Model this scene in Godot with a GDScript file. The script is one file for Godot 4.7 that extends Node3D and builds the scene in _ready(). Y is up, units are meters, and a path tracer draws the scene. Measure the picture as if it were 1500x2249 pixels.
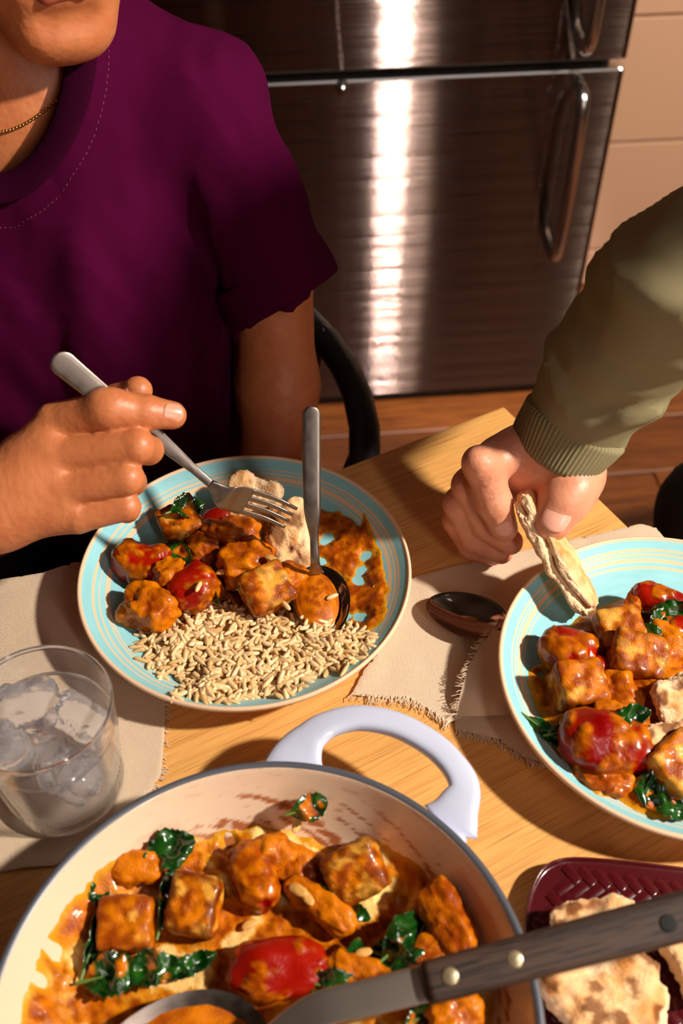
extends Node3D
# A dinner table seen from above: two people eat a tomato and cheese curry, a steel fridge behind them.
# Units are metres; y = 0 is the table top, the floor lies at y = -0.74.

const FLOOR_Y := -0.74
var rng := RandomNumberGenerator.new()
var M := {}
var names := {}


class MB:
	# collects triangles (counter-clockwise seen from outside) and commits them as one mesh
	var v := PackedVector3Array()
	var i := PackedInt32Array()
	var c := PackedColorArray()
	var uv := PackedVector2Array()

	func tri(a: int, b: int, d: int) -> void:
		i.append(a); i.append(b); i.append(d)

	func quad(a: int, b: int, d: int, e: int) -> void:
		i.append(a); i.append(b); i.append(d)
		i.append(a); i.append(d); i.append(e)

	func lattice(rows: int, cols: int, base: int, closed: bool) -> void:
		for r in rows - 1:
			for k in (cols if closed else cols - 1):
				var k2 := (k + 1) % cols
				quad(base + r * cols + k, base + r * cols + k2, base + (r + 1) * cols + k2, base + (r + 1) * cols + k)

	func loft(rings: Array, cap_a := true, cap_b := true) -> void:
		var base := v.size()
		var n: int = rings[0].size()
		for r in rings:
			for p in r:
				v.append(p)
		lattice(rings.size(), n, base, true)
		for side in 2:
			if (side == 0 and cap_a) or (side == 1 and cap_b):
				var off := base if side == 0 else base + (rings.size() - 1) * n
				var mid := Vector3.ZERO
				for k in n:
					mid += v[off + k]
				v.append(mid / n)
				for k in n:
					if side == 0:
						tri(v.size() - 1, off + (k + 1) % n, off + k)
					else:
						tri(v.size() - 1, off + k, off + (k + 1) % n)

	func lathe(profile: Array, segs: int, sx := 1.0, sz := 1.0) -> void:
		var base := v.size()
		for k in profile.size():
			var p: Vector2 = profile[k]
			for s in segs:
				var a := TAU * s / segs
				v.append(Vector3(cos(a) * p.x * sx, p.y, sin(a) * p.x * sz))
		lattice(profile.size(), segs, base, true)

	func tube(path: Array, rad: Array, segs := 12, up := Vector3.UP, flat_ratio := 1.0, round_ends := true) -> void:
		# a tube along a path; rad holds a radius per point (or one for all), flat_ratio squashes it along up
		var rings := []
		var n := path.size()
		for k in n:
			var t: Vector3 = (path[mini(k + 1, n - 1)] - path[maxi(k - 1, 0)]).normalized()
			var side := t.cross(up)
			side = side.normalized() if side.length() > 1e-4 else t.cross(Vector3.RIGHT).normalized()
			var u := side.cross(t).normalized()
			var r: float = rad[mini(k, rad.size() - 1)]
			if round_ends and (k == 0 or k == n - 1):
				var s := -1.0 if k == 0 else 1.0
				var steps := [0.2, 0.55, 0.85] if k == 0 else [0.85, 0.55, 0.2]
				if k == n - 1:
					rings.append(_ring(path[k], side, u, r, flat_ratio, segs))
				for q in steps:
					rings.append(_ring(path[k] + t * s * r * sqrt(1.0 - q * q) * minf(1.0, flat_ratio * 1.3), side, u, r * q, flat_ratio, segs))
				if k == 0:
					rings.append(_ring(path[k], side, u, r, flat_ratio, segs))
			else:
				rings.append(_ring(path[k], side, u, r, flat_ratio, segs))
		loft(rings)

	func _ring(at: Vector3, side: Vector3, u: Vector3, r: float, fl: float, segs: int) -> PackedVector3Array:
		var o := PackedVector3Array()
		for s in segs:
			var a := TAU * s / segs
			o.append(at + side * cos(a) * r + u * sin(a) * r * fl)
		return o

	func box(at: Vector3, size: Vector3, bev := 0.002, basis := Basis.IDENTITY) -> void:
		# a chamfered box, every face with its own corners so that it stays flat
		var h := size / 2.0
		var b := minf(bev, minf(h.x, minf(h.y, h.z)) * 0.9)
		for ax in 3:
			for s in [-1.0, 1.0]:
				var n := Vector3.ZERO
				n[ax] = s
				var p := (ax + 1) % 3
				var q := (ax + 2) % 3
				var ring := []
				for cc in [[-1, -1], [1, -1], [1, 1], [-1, 1]]:
					var w := Vector3.ZERO
					w[ax] = s * h[ax]
					w[p] = cc[0] * (h[p] - b)
					w[q] = cc[1] * (h[q] - b)
					ring.append(w)
				_face(ring, n, at, basis)
				for t in [-1.0, 1.0]:   # chamfers between this axis and the next
					var w0 := Vector3.ZERO; var w1 := Vector3.ZERO; var w2 := Vector3.ZERO; var w3 := Vector3.ZERO
					for w_i in 2:
						var e := -1.0 if w_i == 0 else 1.0
						var a1 := Vector3.ZERO; var a2 := Vector3.ZERO
						a1[ax] = s * h[ax]; a1[p] = t * (h[p] - b); a1[q] = e * (h[q] - b)
						a2[ax] = s * (h[ax] - b); a2[p] = t * h[p]; a2[q] = e * (h[q] - b)
						if w_i == 0:
							w0 = a1; w3 = a2
						else:
							w1 = a1; w2 = a2
					var nn := Vector3.ZERO
					nn[ax] = s; nn[p] = t
					_face([w0, w1, w2, w3], nn, at, basis)
		for sx in [-1.0, 1.0]:
			for sy in [-1.0, 1.0]:
				for sz in [-1.0, 1.0]:
					var g := Vector3(sx, sy, sz)
					_face([g * (h - Vector3(0, b, b)), g * (h - Vector3(b, 0, b)), g * (h - Vector3(b, b, 0))], g, at, basis)

	func _face(ring: Array, n: Vector3, at: Vector3, basis: Basis) -> void:
		var nn: Vector3 = (ring[1] - ring[0]).cross(ring[2] - ring[0])
		if nn.dot(n) < 0.0:
			ring.reverse()
		var o := v.size()
		for w in ring:
			v.append(at + basis * w)
		for k in ring.size() - 2:
			tri(o, o + k + 1, o + k + 2)

	func volume() -> float:
		var s := 0.0
		for k in range(0, i.size(), 3):
			s += v[i[k]].dot(v[i[k + 1]].cross(v[i[k + 2]]))
		return s

	func mesh(orient := 0) -> ArrayMesh:
		# orient: 0 turn a closed shape outside out, 1 turn a sheet face up, 2 leave
		var nr := PackedVector3Array()
		nr.resize(v.size())
		var upness := 0.0
		for k in range(0, i.size(), 3):
			var a := i[k]; var b := i[k + 1]; var d := i[k + 2]
			var f := (v[b] - v[a]).cross(v[d] - v[a])
			upness += f.y
			nr[a] += f; nr[b] += f; nr[d] += f
		var flip := (orient == 0 and volume() < 0.0) or (orient == 1 and upness < 0.0)
		for k in nr.size():
			nr[k] = (-nr[k] if flip else nr[k]).normalized()
		var out := i.duplicate()
		if not flip:
			for k in range(0, out.size(), 3):
				var t := out[k + 1]
				out[k + 1] = out[k + 2]
				out[k + 2] = t
		var arr := []
		arr.resize(Mesh.ARRAY_MAX)
		arr[Mesh.ARRAY_VERTEX] = v
		arr[Mesh.ARRAY_NORMAL] = nr
		if c.size() == v.size():
			arr[Mesh.ARRAY_COLOR] = c
		if uv.size() == v.size():
			arr[Mesh.ARRAY_TEX_UV] = uv
		arr[Mesh.ARRAY_INDEX] = out
		var am := ArrayMesh.new()
		am.add_surface_from_arrays(Mesh.PRIMITIVE_TRIANGLES, arr)
		return am


func noise(freq: float, sd: int, oct := 3) -> FastNoiseLite:
	var n := FastNoiseLite.new()
	n.noise_type = FastNoiseLite.TYPE_SIMPLEX_SMOOTH
	n.seed = sd
	n.frequency = freq
	n.fractal_octaves = oct
	n.fractal_type = FastNoiseLite.FRACTAL_FBM if oct > 1 else FastNoiseLite.FRACTAL_NONE
	return n


func lin(r: float, g: float, b: float) -> Color:
	return Color(r / 255.0, g / 255.0, b / 255.0).srgb_to_linear()


func numbered(called: String) -> String:
	var k: int = names.get(called, 0)
	names[called] = k + 1
	return called if k == 0 else "%s_%03d" % [called, k]


func tag(o: Node3D, label: String, category: String, group := "") -> Node3D:
	o.set_meta("label", label)
	o.set_meta("category", category)
	if group:
		o.set_meta("group", group)
	return o


func put(called: String, m: Mesh, mat: Material, parent: Node = null) -> MeshInstance3D:
	var o := MeshInstance3D.new()
	o.name = numbered(called) if parent == null else called
	o.mesh = m
	o.material_override = mat
	(parent if parent else self).add_child(o, true)
	return o


func thing(called: String, label: String, category: String, at := Vector3.ZERO, turn := 0.0, group := "") -> Node3D:
	var o := Node3D.new()
	o.name = numbered(called)
	add_child(o, true)
	o.position = at
	o.rotation.y = turn
	return tag(o, label, category, group)


func struct(called: String, m: Mesh, mat: Material) -> MeshInstance3D:
	var o := put(called, m, mat)
	o.set_meta("kind", "structure")
	return o


func mat(r: float, g: float, b: float, rough := 0.6, metal := 0.0) -> StandardMaterial3D:
	var m := StandardMaterial3D.new()
	m.albedo_color = Color(r / 255.0, g / 255.0, b / 255.0)
	m.roughness = rough
	m.metallic = metal
	return m


func vmat(rough := 0.5, coat := 0.0) -> StandardMaterial3D:
	var m := StandardMaterial3D.new()
	m.vertex_color_use_as_albedo = true
	m.roughness = rough
	if coat > 0.0:
		m.clearcoat_enabled = true
		m.clearcoat = coat
		m.clearcoat_roughness = 0.12
	return m


func tri_map(m: StandardMaterial3D, s: Vector3, world := false) -> StandardMaterial3D:
	m.uv1_triplanar = true
	m.uv1_world_triplanar = world
	m.uv1_scale = s
	m.uv1_triplanar_sharpness = 4.0
	return m


func tex(im: Image) -> ImageTexture:
	return ImageTexture.create_from_image(im)


func grain_image(w: int, h: int, base: Color, dark: Color, sd: int, strength: float) -> Image:
	# wood: long streaks along x, short dark pores
	var im := Image.create_empty(w, h, false, Image.FORMAT_RGB8)
	var a := noise(1.0, sd, 3)
	var b := noise(1.0, sd + 1, 2)
	for y in h:
		for x in w:
			var t := a.get_noise_2d(x * 0.0022, y * 0.06) * 0.6 + 0.5
			var p := b.get_noise_2d(x * 0.010, y * 0.42)
			var k := clampf(t * 0.45 * strength + maxf(0.0, p - 0.18) * 1.5 * strength, 0.0, 1.0)
			im.set_pixel(x, y, base.lerp(dark, k))
	return im


func weave_image(n: int, sd: int, contrast: float) -> Image:
	# height of a plain weave with uneven threads
	var im := Image.create_empty(n, n, false, Image.FORMAT_RGB8)
	var a := noise(1.0, sd, 2)
	for y in n:
		for x in n:
			var warp := absf(sin(PI * x / 4.0))
			var weft := absf(sin(PI * y / 4.0))
			var over := ((x / 4) + (y / 4)) % 2 == 0
			var t := (warp if over else weft) * (1.0 + 0.4 * a.get_noise_2d(x * (0.02 if over else 0.3), y * (0.3 if over else 0.02)))
			t = 0.5 + (t - 0.5) * contrast
			im.set_pixel(x, y, Color(t, t, t))
	return im


func rough_image(n: int, freq: float, sd: int, lo: float, hi: float) -> Image:
	var a := noise(freq, sd, 4)
	var im := Image.create_empty(n, n, false, Image.FORMAT_RGB8)
	for y in n:
		for x in n:
			# blended at the borders so that it repeats without a seam
			var fx := float(x) / n
			var fy := float(y) / n
			var s := lerpf(lerpf(a.get_noise_2d(x, y), a.get_noise_2d(x - n, y), fx), lerpf(a.get_noise_2d(x, y - n), a.get_noise_2d(x - n, y - n), fx), fy)
			var t := clampf(lerpf(lo, hi, s * 0.8 + 0.5), 0.0, 1.0)
			im.set_pixel(x, y, Color(t, t, t))
	return im


func blob(n: int, half: Vector3, k: float, deform: Callable, color = null) -> MB:
	# a lump: a cube-sphere with corners set by the exponent k (2 ball, 8 block), pushed along its normal by deform(unit direction, point)
	var mb := MB.new()
	var index := {}
	for ax in 3:
		for s in [-1, 1]:
			var p := (ax + 1) % 3
			var q := (ax + 2) % 3
			var ids := PackedInt32Array()
			for y in n + 1:
				for x in n + 1:
					var key := Vector3i.ZERO
					key[ax] = s * n
					key[p] = 2 * x - n
					key[q] = 2 * y - n
					if not index.has(key):
						index[key] = mb.v.size()
						var u := Vector3(tan(key.x * 0.785 / n), tan(key.y * 0.785 / n), tan(key.z * 0.785 / n))
						var l := pow(pow(absf(u.x), k) + pow(absf(u.y), k) + pow(absf(u.z), k), 1.0 / k)
						var w := u / l
						var dir := u.normalized()
						var pt := w * half
						pt += dir * float(deform.call(dir, pt))
						mb.v.append(pt)
						if color != null:
							mb.c.append(color.call(dir, pt))
					ids.append(index[key])
			for y in n:
				for x in n:
					var o := y * (n + 1) + x
					if s > 0:
						mb.quad(ids[o], ids[o + 1], ids[o + n + 2], ids[o + n + 1])
					else:
						mb.quad(ids[o], ids[o + n + 1], ids[o + n + 2], ids[o + 1])
	return mb


func spline(pts: Array, per := 6) -> Array:
	# points along a smooth curve through pts
	var out := []
	for k in pts.size() - 1:
		var a = pts[maxi(k - 1, 0)]
		var b = pts[k]
		var d = pts[k + 1]
		var e = pts[mini(k + 2, pts.size() - 1)]
		for s in per:
			var t := float(s) / per
			out.append(b.cubic_interpolate(d, a, e, t))
	out.append(pts[-1])
	return out


func poly_dist(p: Vector2, poly: Array) -> float:
	# distance to the outline, positive inside
	var best := 1e9
	var inside := false
	var n := poly.size()
	var j := n - 1
	for k in n:
		var a: Vector2 = poly[k]
		var b: Vector2 = poly[j]
		var ab := b - a
		var t := clampf((p - a).dot(ab) / maxf(ab.length_squared(), 1e-12), 0.0, 1.0)
		best = minf(best, (p - a - ab * t).length_squared())
		if (a.y > p.y) != (b.y > p.y) and p.x < (b.x - a.x) * (p.y - a.y) / (b.y - a.y) + a.x:
			inside = not inside
		j = k
	return sqrt(best) if inside else -sqrt(best)


func poly_near(p: Vector2, poly: Array) -> Vector2:
	var best := 1e9
	var out := p
	for k in poly.size():
		var a: Vector2 = poly[k]
		var q := Geometry2D.get_closest_point_to_segment(p, a, poly[(k + 1) % poly.size()])
		if q.distance_squared_to(p) < best:
			best = q.distance_squared_to(p)
			out = q
	return out


func sheet_over(poly: Array, step: float, reach: float, height: Callable, color = null, snap := false) -> MB:
	# a grid over an outline; height(point, distance inside) gives y; cells further out than reach are left away
	var mb := MB.new()
	var lo := Vector2(1e9, 1e9)
	var hi := -lo
	for p in poly:
		lo = lo.min(p)
		hi = hi.max(p)
	lo -= Vector2.ONE * reach
	hi += Vector2.ONE * reach
	var nx := int((hi.x - lo.x) / step) + 1
	var ny := int((hi.y - lo.y) / step) + 1
	var ids := PackedInt32Array()
	ids.resize((nx + 1) * (ny + 1))
	for y in ny + 1:
		for x in nx + 1:
			var p := lo + Vector2(x, y) * step
			var d := poly_dist(p, poly)
			ids[y * (nx + 1) + x] = -1
			if d > -reach:
				if snap and d < 0.0:
					p = poly_near(p, poly)
					d = 0.0
				ids[y * (nx + 1) + x] = mb.v.size()
				mb.v.append(Vector3(p.x, height.call(p, d), p.y))
				if color != null:
					mb.c.append(color.call(p, d))
	for y in ny:
		for x in nx:
			var o := y * (nx + 1) + x
			var a := ids[o]; var b := ids[o + 1]; var d := ids[o + nx + 2]; var e := ids[o + nx + 1]
			if a >= 0 and b >= 0 and d >= 0 and e >= 0:
				mb.quad(a, e, d, b)
	return mb


func thicken(mb: MB, t: float) -> MB:
	# gives a sheet a back t below it and closes its border
	var n := mb.v.size()
	var nr := PackedVector3Array()
	nr.resize(n)
	var edges := {}
	for k in range(0, mb.i.size(), 3):
		var q := [mb.i[k], mb.i[k + 1], mb.i[k + 2]]
		var f := (mb.v[q[1]] - mb.v[q[0]]).cross(mb.v[q[2]] - mb.v[q[0]])
		for e in 3:
			nr[q[e]] += f
			edges[Vector2i(q[e], q[(e + 1) % 3])] = true
	for k in n:
		mb.v.append(mb.v[k] - nr[k].normalized() * t)
	if mb.c.size() == n:
		mb.c.append_array(mb.c.duplicate())
	if mb.uv.size() == n:
		mb.uv.append_array(mb.uv.duplicate())
	var front := mb.i.duplicate()
	for k in range(0, front.size(), 3):
		mb.tri(front[k] + n, front[k + 2] + n, front[k + 1] + n)
	for e in edges:
		if not edges.has(Vector2i(e.y, e.x)):
			mb.quad(e.y, e.x, e.x + n, e.y + n)
	return mb


func _ready() -> void:
	rng.seed = 11
	camera_and_light()
	materials()
	build_room()
	build_fridge()
	build_table()
	build_chair()
	build_woman()
	build_man()
	build_napkins()
	build_plates()
	build_pan()
	build_glass()
	build_tray()
	build_cutlery()
	build_food_first_plate()
	build_food_second_plate()
	build_food_pan()


func camera_and_light() -> void:
	var cam := Camera3D.new()
	cam.name = "camera"
	add_child(cam)
	cam.transform = Transform3D(Basis(Vector3(0.999986, -0.00364, 0.003763), Vector3(0.005236, 0.695276, -0.718723), Vector3(0.0, 0.718733, 0.695286)), Vector3(0, 0.6353, 0))
	var at := CameraAttributesPhysical.new()
	at.frustum_focal_length = 23.637
	at.frustum_focus_distance = 0.79
	at.exposure_aperture = 3.6
	at.frustum_near = 0.02
	at.frustum_far = 30.0
	cam.attributes = at
	cam.fov = 53.83
	cam.current = true
	var we := WorldEnvironment.new()
	we.name = "environment"
	var e := Environment.new()
	e.background_mode = Environment.BG_COLOR
	e.background_color = Color(0.02, 0.018, 0.015)
	e.tonemap_mode = Environment.TONE_MAPPER_LINEAR
	e.tonemap_exposure = 1.0
	e.sdfgi_enabled = true
	e.ssao_enabled = true
	e.ssil_enabled = true
	we.environment = e
	add_child(we)
	# the hard key: unseen lamp right of the table, placed for the shadow direction
	lamp_head(Vector3(1.46, 1.42, -0.10), Vector3(0.06, 0.05, -0.52), 0.055, 7.4, Color(1.0, 0.955, 0.89), "unseen round lamp out of view at the right of the table, placed to light the plates", 62.0)
	# a light strip added behind the camera as weak soft fill
	added_fill_strip(Vector3(0.72, 0.0, 0.77), 0.8)
	# unseen spot over the table, placed to throw the streak on the brushed doors
	unseen_streak_spot(Vector3(0.53, 1.62, -0.02), Vector3(0.13, -0.40, -1.63), 6.0)


func lamp_head(from: Vector3, to: Vector3, r: float, energy: float, col: Color, label: String, cone: float) -> void:
	var t := thing("unseen_key_lamp", label, "lamp")
	var dir := (to - from).normalized()
	t.look_at_from_position(from, to, Vector3.UP)
	var black := mat(22, 22, 24, 0.5)
	var b := MB.new()
	b.lathe([Vector2(0.0, -0.22), Vector2(0.05, -0.22), Vector2(0.062, -0.20), Vector2(0.062, -0.03), Vector2(0.10, 0.0), Vector2(0.102, 0.005), Vector2(0.098, 0.005), Vector2(0.06, -0.025), Vector2(0.0, -0.025)], 32)
	for k in b.v.size():
		b.v[k] = Vector3(b.v[k].x, b.v[k].z, -b.v[k].y)
	put("housing", b.mesh(), black, t)
	var d := MB.new()
	d.lathe([Vector2(0.0, 0.002), Vector2(r * 0.8, 0.002), Vector2(r, 0.0), Vector2(r, -0.004), Vector2(0.0, -0.004)], 32)
	for k in d.v.size():
		d.v[k] = Vector3(d.v[k].x, d.v[k].z, -d.v[k].y + 0.018)
	var glow := mat(255, 245, 230)
	glow.emission_enabled = true
	glow.emission = col
	glow.emission_energy_multiplier = 4.0
	put("lamp_face", d.mesh(), glow, t)
	var pole := MB.new()
	var foot := Vector3(from.x + 0.1, FLOOR_Y, from.z)
	pole.tube([foot, Vector3(from.x + 0.1, from.y - 0.1, from.z), from - dir * 0.2], [0.013], 10)
	pole.tube([foot + Vector3(0, 0.02, 0), foot + Vector3(0.3, 0.012, 0.2)], [0.011], 8)
	pole.tube([foot + Vector3(0, 0.02, 0), foot + Vector3(0.25, 0.012, -0.25)], [0.011], 8)
	pole.tube([foot + Vector3(0, 0.02, 0), foot + Vector3(-0.1, 0.012, 0.0)], [0.011], 8)
	var inv := t.transform.affine_inverse()
	for k in pole.v.size():
		pole.v[k] = inv * pole.v[k]
	put("stand", pole.mesh(), black, t)
	var l := SpotLight3D.new()
	l.name = "unseen_key_light"
	l.light_color = col
	l.light_energy = energy
	l.light_size = r
	l.spot_angle = cone
	l.spot_angle_attenuation = 0.35
	l.spot_range = 8.0
	l.spot_attenuation = 2.0
	l.shadow_enabled = true
	add_child(l)
	l.look_at_from_position(from + dir * 0.012, to, Vector3.UP)


func unseen_streak_spot(from: Vector3, to: Vector3, energy: float) -> void:
	var t := thing("unseen_streak_lamp", "unseen small spotlight out of view above the table, placed to light a streak on the fridge", "lamp")
	t.look_at_from_position(from, to, Vector3.UP)
	var dir := (to - from).normalized()
	var black := mat(22, 22, 24, 0.5)
	var b := MB.new()
	b.lathe([Vector2(0.0, -0.12), Vector2(0.05, -0.115), Vector2(0.066, -0.09), Vector2(0.070, 0.03), Vector2(0.066, 0.03), Vector2(0.064, -0.008), Vector2(0.0, -0.008)], 32)
	for k in b.v.size():
		b.v[k] = Vector3(b.v[k].x, b.v[k].z, -b.v[k].y)
	put("housing", b.mesh(2), black, t)
	var st := MB.new()
	var inv := t.transform.affine_inverse()
	st.tube([inv * Vector3(from.x, FLOOR_Y + 2.55, from.z), inv * (from + Vector3(0, 0.06, 0))], [0.01], 10, Vector3.RIGHT)
	put("stem", st.mesh(), black, t)
	var d := MB.new()
	d.lathe([Vector2(0.0, 0.0), Vector2(0.062, 0.0), Vector2(0.062, -0.004), Vector2(0.0, -0.004)], 32)
	for k in d.v.size():
		d.v[k] = Vector3(d.v[k].x, d.v[k].z, -d.v[k].y)
	var glow := mat(255, 255, 255)
	glow.emission_enabled = true
	glow.emission = Color(1, 0.95, 0.95)
	glow.emission_energy_multiplier = 1.0
	put("lamp_face", d.mesh(), glow, t)
	var l := SpotLight3D.new()
	l.name = "unseen_streak_light"
	l.light_color = Color(1.0, 0.95, 0.95)
	l.light_energy = energy
	l.light_size = 0.062
	l.spot_angle = 11.5
	l.spot_angle_attenuation = 0.3
	l.spot_range = 8.0
	l.spot_attenuation = 2.0
	l.shadow_enabled = true
	add_child(l)
	l.look_at_from_position(from + dir * 0.035, to, Vector3.UP)


func added_fill_strip(at: Vector3, energy: float) -> void:
	var t := thing("added_fill_lamp", "added tall light strip behind the viewer giving soft fill", "lamp", Vector3(at.x, FLOOR_Y, at.z))
	t.rotation.y = atan2(0.13 - at.x, -1.627 - at.z)
	var black := mat(25, 25, 27, 0.5)
	var b := MB.new()
	b.box(Vector3(0, 0.015, -0.03), Vector3(0.3, 0.03, 0.3), 0.006)
	b.box(Vector3(0, 1.25, -0.03), Vector3(0.16, 2.45, 0.04), 0.006)
	put("lamp_body", b.mesh(), black, t)
	var g := MB.new()
	g.box(Vector3(0, 1.65, -0.005), Vector3(0.11, 1.5, 0.012), 0.003)
	var glow := mat(255, 255, 255)
	glow.emission_enabled = true
	glow.emission = Color(1.0, 0.93, 0.9)
	glow.emission_energy_multiplier = 1.0
	put("lamp_strip", g.mesh(), glow, t)
	var l := AreaLight3D.new()
	l.name = "added_fill_light"
	l.light_color = Color(1.0, 0.92, 0.88)
	l.light_energy = energy
	l.area_size = Vector2(0.11, 1.5)
	l.area_range = 8.0
	l.area_attenuation = 2.0
	l.shadow_enabled = true
	add_child(l)
	var p := t.transform * Vector3(0, 1.65, 0.006)
	l.look_at_from_position(p, p + t.basis.z, Vector3.UP)


func materials() -> void:
	M.oak = mat(255, 255, 255, 0.5)
	M.oak.albedo_texture = tex(grain_image(1024, 512, Color(0.90, 0.68, 0.39), Color(0.68, 0.45, 0.21), 3, 0.8))
	tri_map(M.oak, Vector3(1.1, 3.0, 3.6))
	M.plank = []
	var im := grain_image(1024, 256, Color(0.62, 0.36, 0.16), Color(0.32, 0.15, 0.06), 9, 1.0)
	var t := tex(im)
	for k in 3:
		var m := mat([255, 228, 242][k], [255, 222, 232][k], [255, 215, 222][k], 0.45)
		m.albedo_texture = t
		tri_map(m, Vector3(0.7, 2.0, 2.0))
		m.uv1_offset = Vector3(0.31 * k, 0.2 * k, 0.37 * k)
		M.plank.append(m)
	M.wall = mat(206, 160, 128, 0.6)
	M.ceiling = mat(96, 82, 70, 0.9)
	M.black = mat(14, 13, 13, 0.45)
	# brushed steel: the scratches tilt the surface up and down only
	var br := Image.create_empty(8, 1024, false, Image.FORMAT_RGB8)
	for y in 1024:
		var a := rng.randf_range(-0.95, 0.95)
		for x in 8:
			br.set_pixel(x, y, Color(0.5, 0.5 + 0.5 * sin(a), 0.5 + 0.5 * cos(a)))
	M.steel = mat(116, 101, 92, 0.10, 1.0)
	M.steel.anisotropy_enabled = true
	M.steel.anisotropy = -0.9
	M.steel.normal_enabled = true
	M.steel.normal_texture = tex(br)
	M.steel.normal_scale = 1.0
	M.steel.uv1_scale = Vector3(1, 9, 1)
	M.steel_dark = mat(60, 52, 48, 0.35, 0.8)
	M.chrome = mat(200, 195, 190, 0.22, 1.0)
	M.cutlery = mat(142, 133, 126, 0.27, 1.0)
	M.polished = mat(150, 140, 132, 0.09, 1.0)
	var sc := rough_image(256, 0.03, 5, 0.26, 0.44)
	M.cutlery.roughness = 1.0
	M.cutlery.roughness_texture = tex(sc)
	tri_map(M.cutlery, Vector3(9, 9, 9))
	var wv := tex(weave_image(256, 4, 0.9))
	M.linen = mat(222, 196, 168, 0.95)
	M.linen.heightmap_enabled = true
	M.linen.heightmap_texture = wv
	M.linen.heightmap_scale = 0.05
	M.linen.rim_enabled = true
	M.linen.rim = 0.3
	tri_map(M.linen, Vector3(18, 18, 18))
	M.skin_relief = tex(rough_image(256, 0.06, 8, 0.0, 1.0))
	M.thread = mat(225, 200, 172, 0.95)
	M.sauce = vmat(0.42, 0.16)


func room_basis() -> Transform3D:
	# the kitchen wall and the fridge stand five degrees askew of the camera
	return Transform3D(Basis(Vector3(0.99585, 0, -0.09099), Vector3.UP, Vector3(0.09099, 0, 0.99585)), Vector3(0.0525, FLOOR_Y, -1.6196))


func build_room() -> void:
	var tr := room_basis()
	var W := -1.9; var E := 2.5; var N := -0.42; var S := 3.2; var HH := 2.55
	var items := {  # side and front walls and ceiling out of view, dark to dim fridge reflections
		"floor": [Vector3((W + E) / 2, -0.06, (N + S) / 2), Vector3(E - W + 0.4, 0.08, S - N + 0.4), mat(60, 32, 14, 0.8)],
		"ceiling": [Vector3((W + E) / 2, HH + 0.05, (N + S) / 2), Vector3(E - W + 0.4, 0.1, S - N + 0.4), M.ceiling],
		"wall_back": [Vector3((W + E) / 2, HH / 2, N - 0.07), Vector3(E - W + 0.4, HH + 0.2, 0.1), mat(95, 70, 52, 0.8)],
		"wall_left": [Vector3(W - 0.05, HH / 2, (N + S) / 2), Vector3(0.1, HH + 0.2, S - N + 0.4), mat(58, 44, 36, 0.8)],
		"wall_right": [Vector3(E + 0.05, HH / 2, (N + S) / 2), Vector3(0.1, HH + 0.2, S - N + 0.4), mat(58, 44, 36, 0.8)],
		"wall_front": [Vector3((W + E) / 2, HH / 2, S + 0.05), Vector3(E - W + 0.4, HH + 0.2, 0.1), mat(58, 44, 36, 0.8)],
	}
	for called in items:
		var b := MB.new()
		b.box(items[called][0], items[called][1], 0.004)
		struct(called, b.mesh(), items[called][2]).transform = tr
	var fl: Node3D = get_node("floor")
	# floor planks run along the wall
	var lens := [1.5, 1.9, 1.2, 1.7]
	var k := 0
	var z := N
	while z < 3.0:
		var x := W - rng.randf() * 1.0
		while x < E:
			var ln: float = lens[k % 4]
			var x0 := maxf(x, W)
			var x1 := minf(x + ln, E)
			if x1 - x0 > 0.05:
				var b := MB.new()
				b.box(Vector3((x0 + x1) / 2, -0.01, z + 0.0815), Vector3(x1 - x0 - 0.003, 0.02, 0.160), 0.002)
				put("plank", b.mesh(), M.plank[(k * 7 + int(z * 10)) % 3], fl)
			x += ln
			k += 1
		z += 0.163
	# wide boards on the wall, 26 cm each, with a gap between them
	var wb: Node3D = get_node("wall_back")
	for r in 10:
		var y0 := 0.0975 + (r - 1) * 0.2625
		var low := maxf(y0, 0.002)
		var b := MB.new()
		b.box(Vector3((W + E) / 2, (low + y0 + 0.2575) / 2.0, N - 0.011), Vector3(E - W, y0 + 0.2575 - low, 0.022), 0.003)
		put("board", b.mesh(), M.wall, wb)


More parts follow.
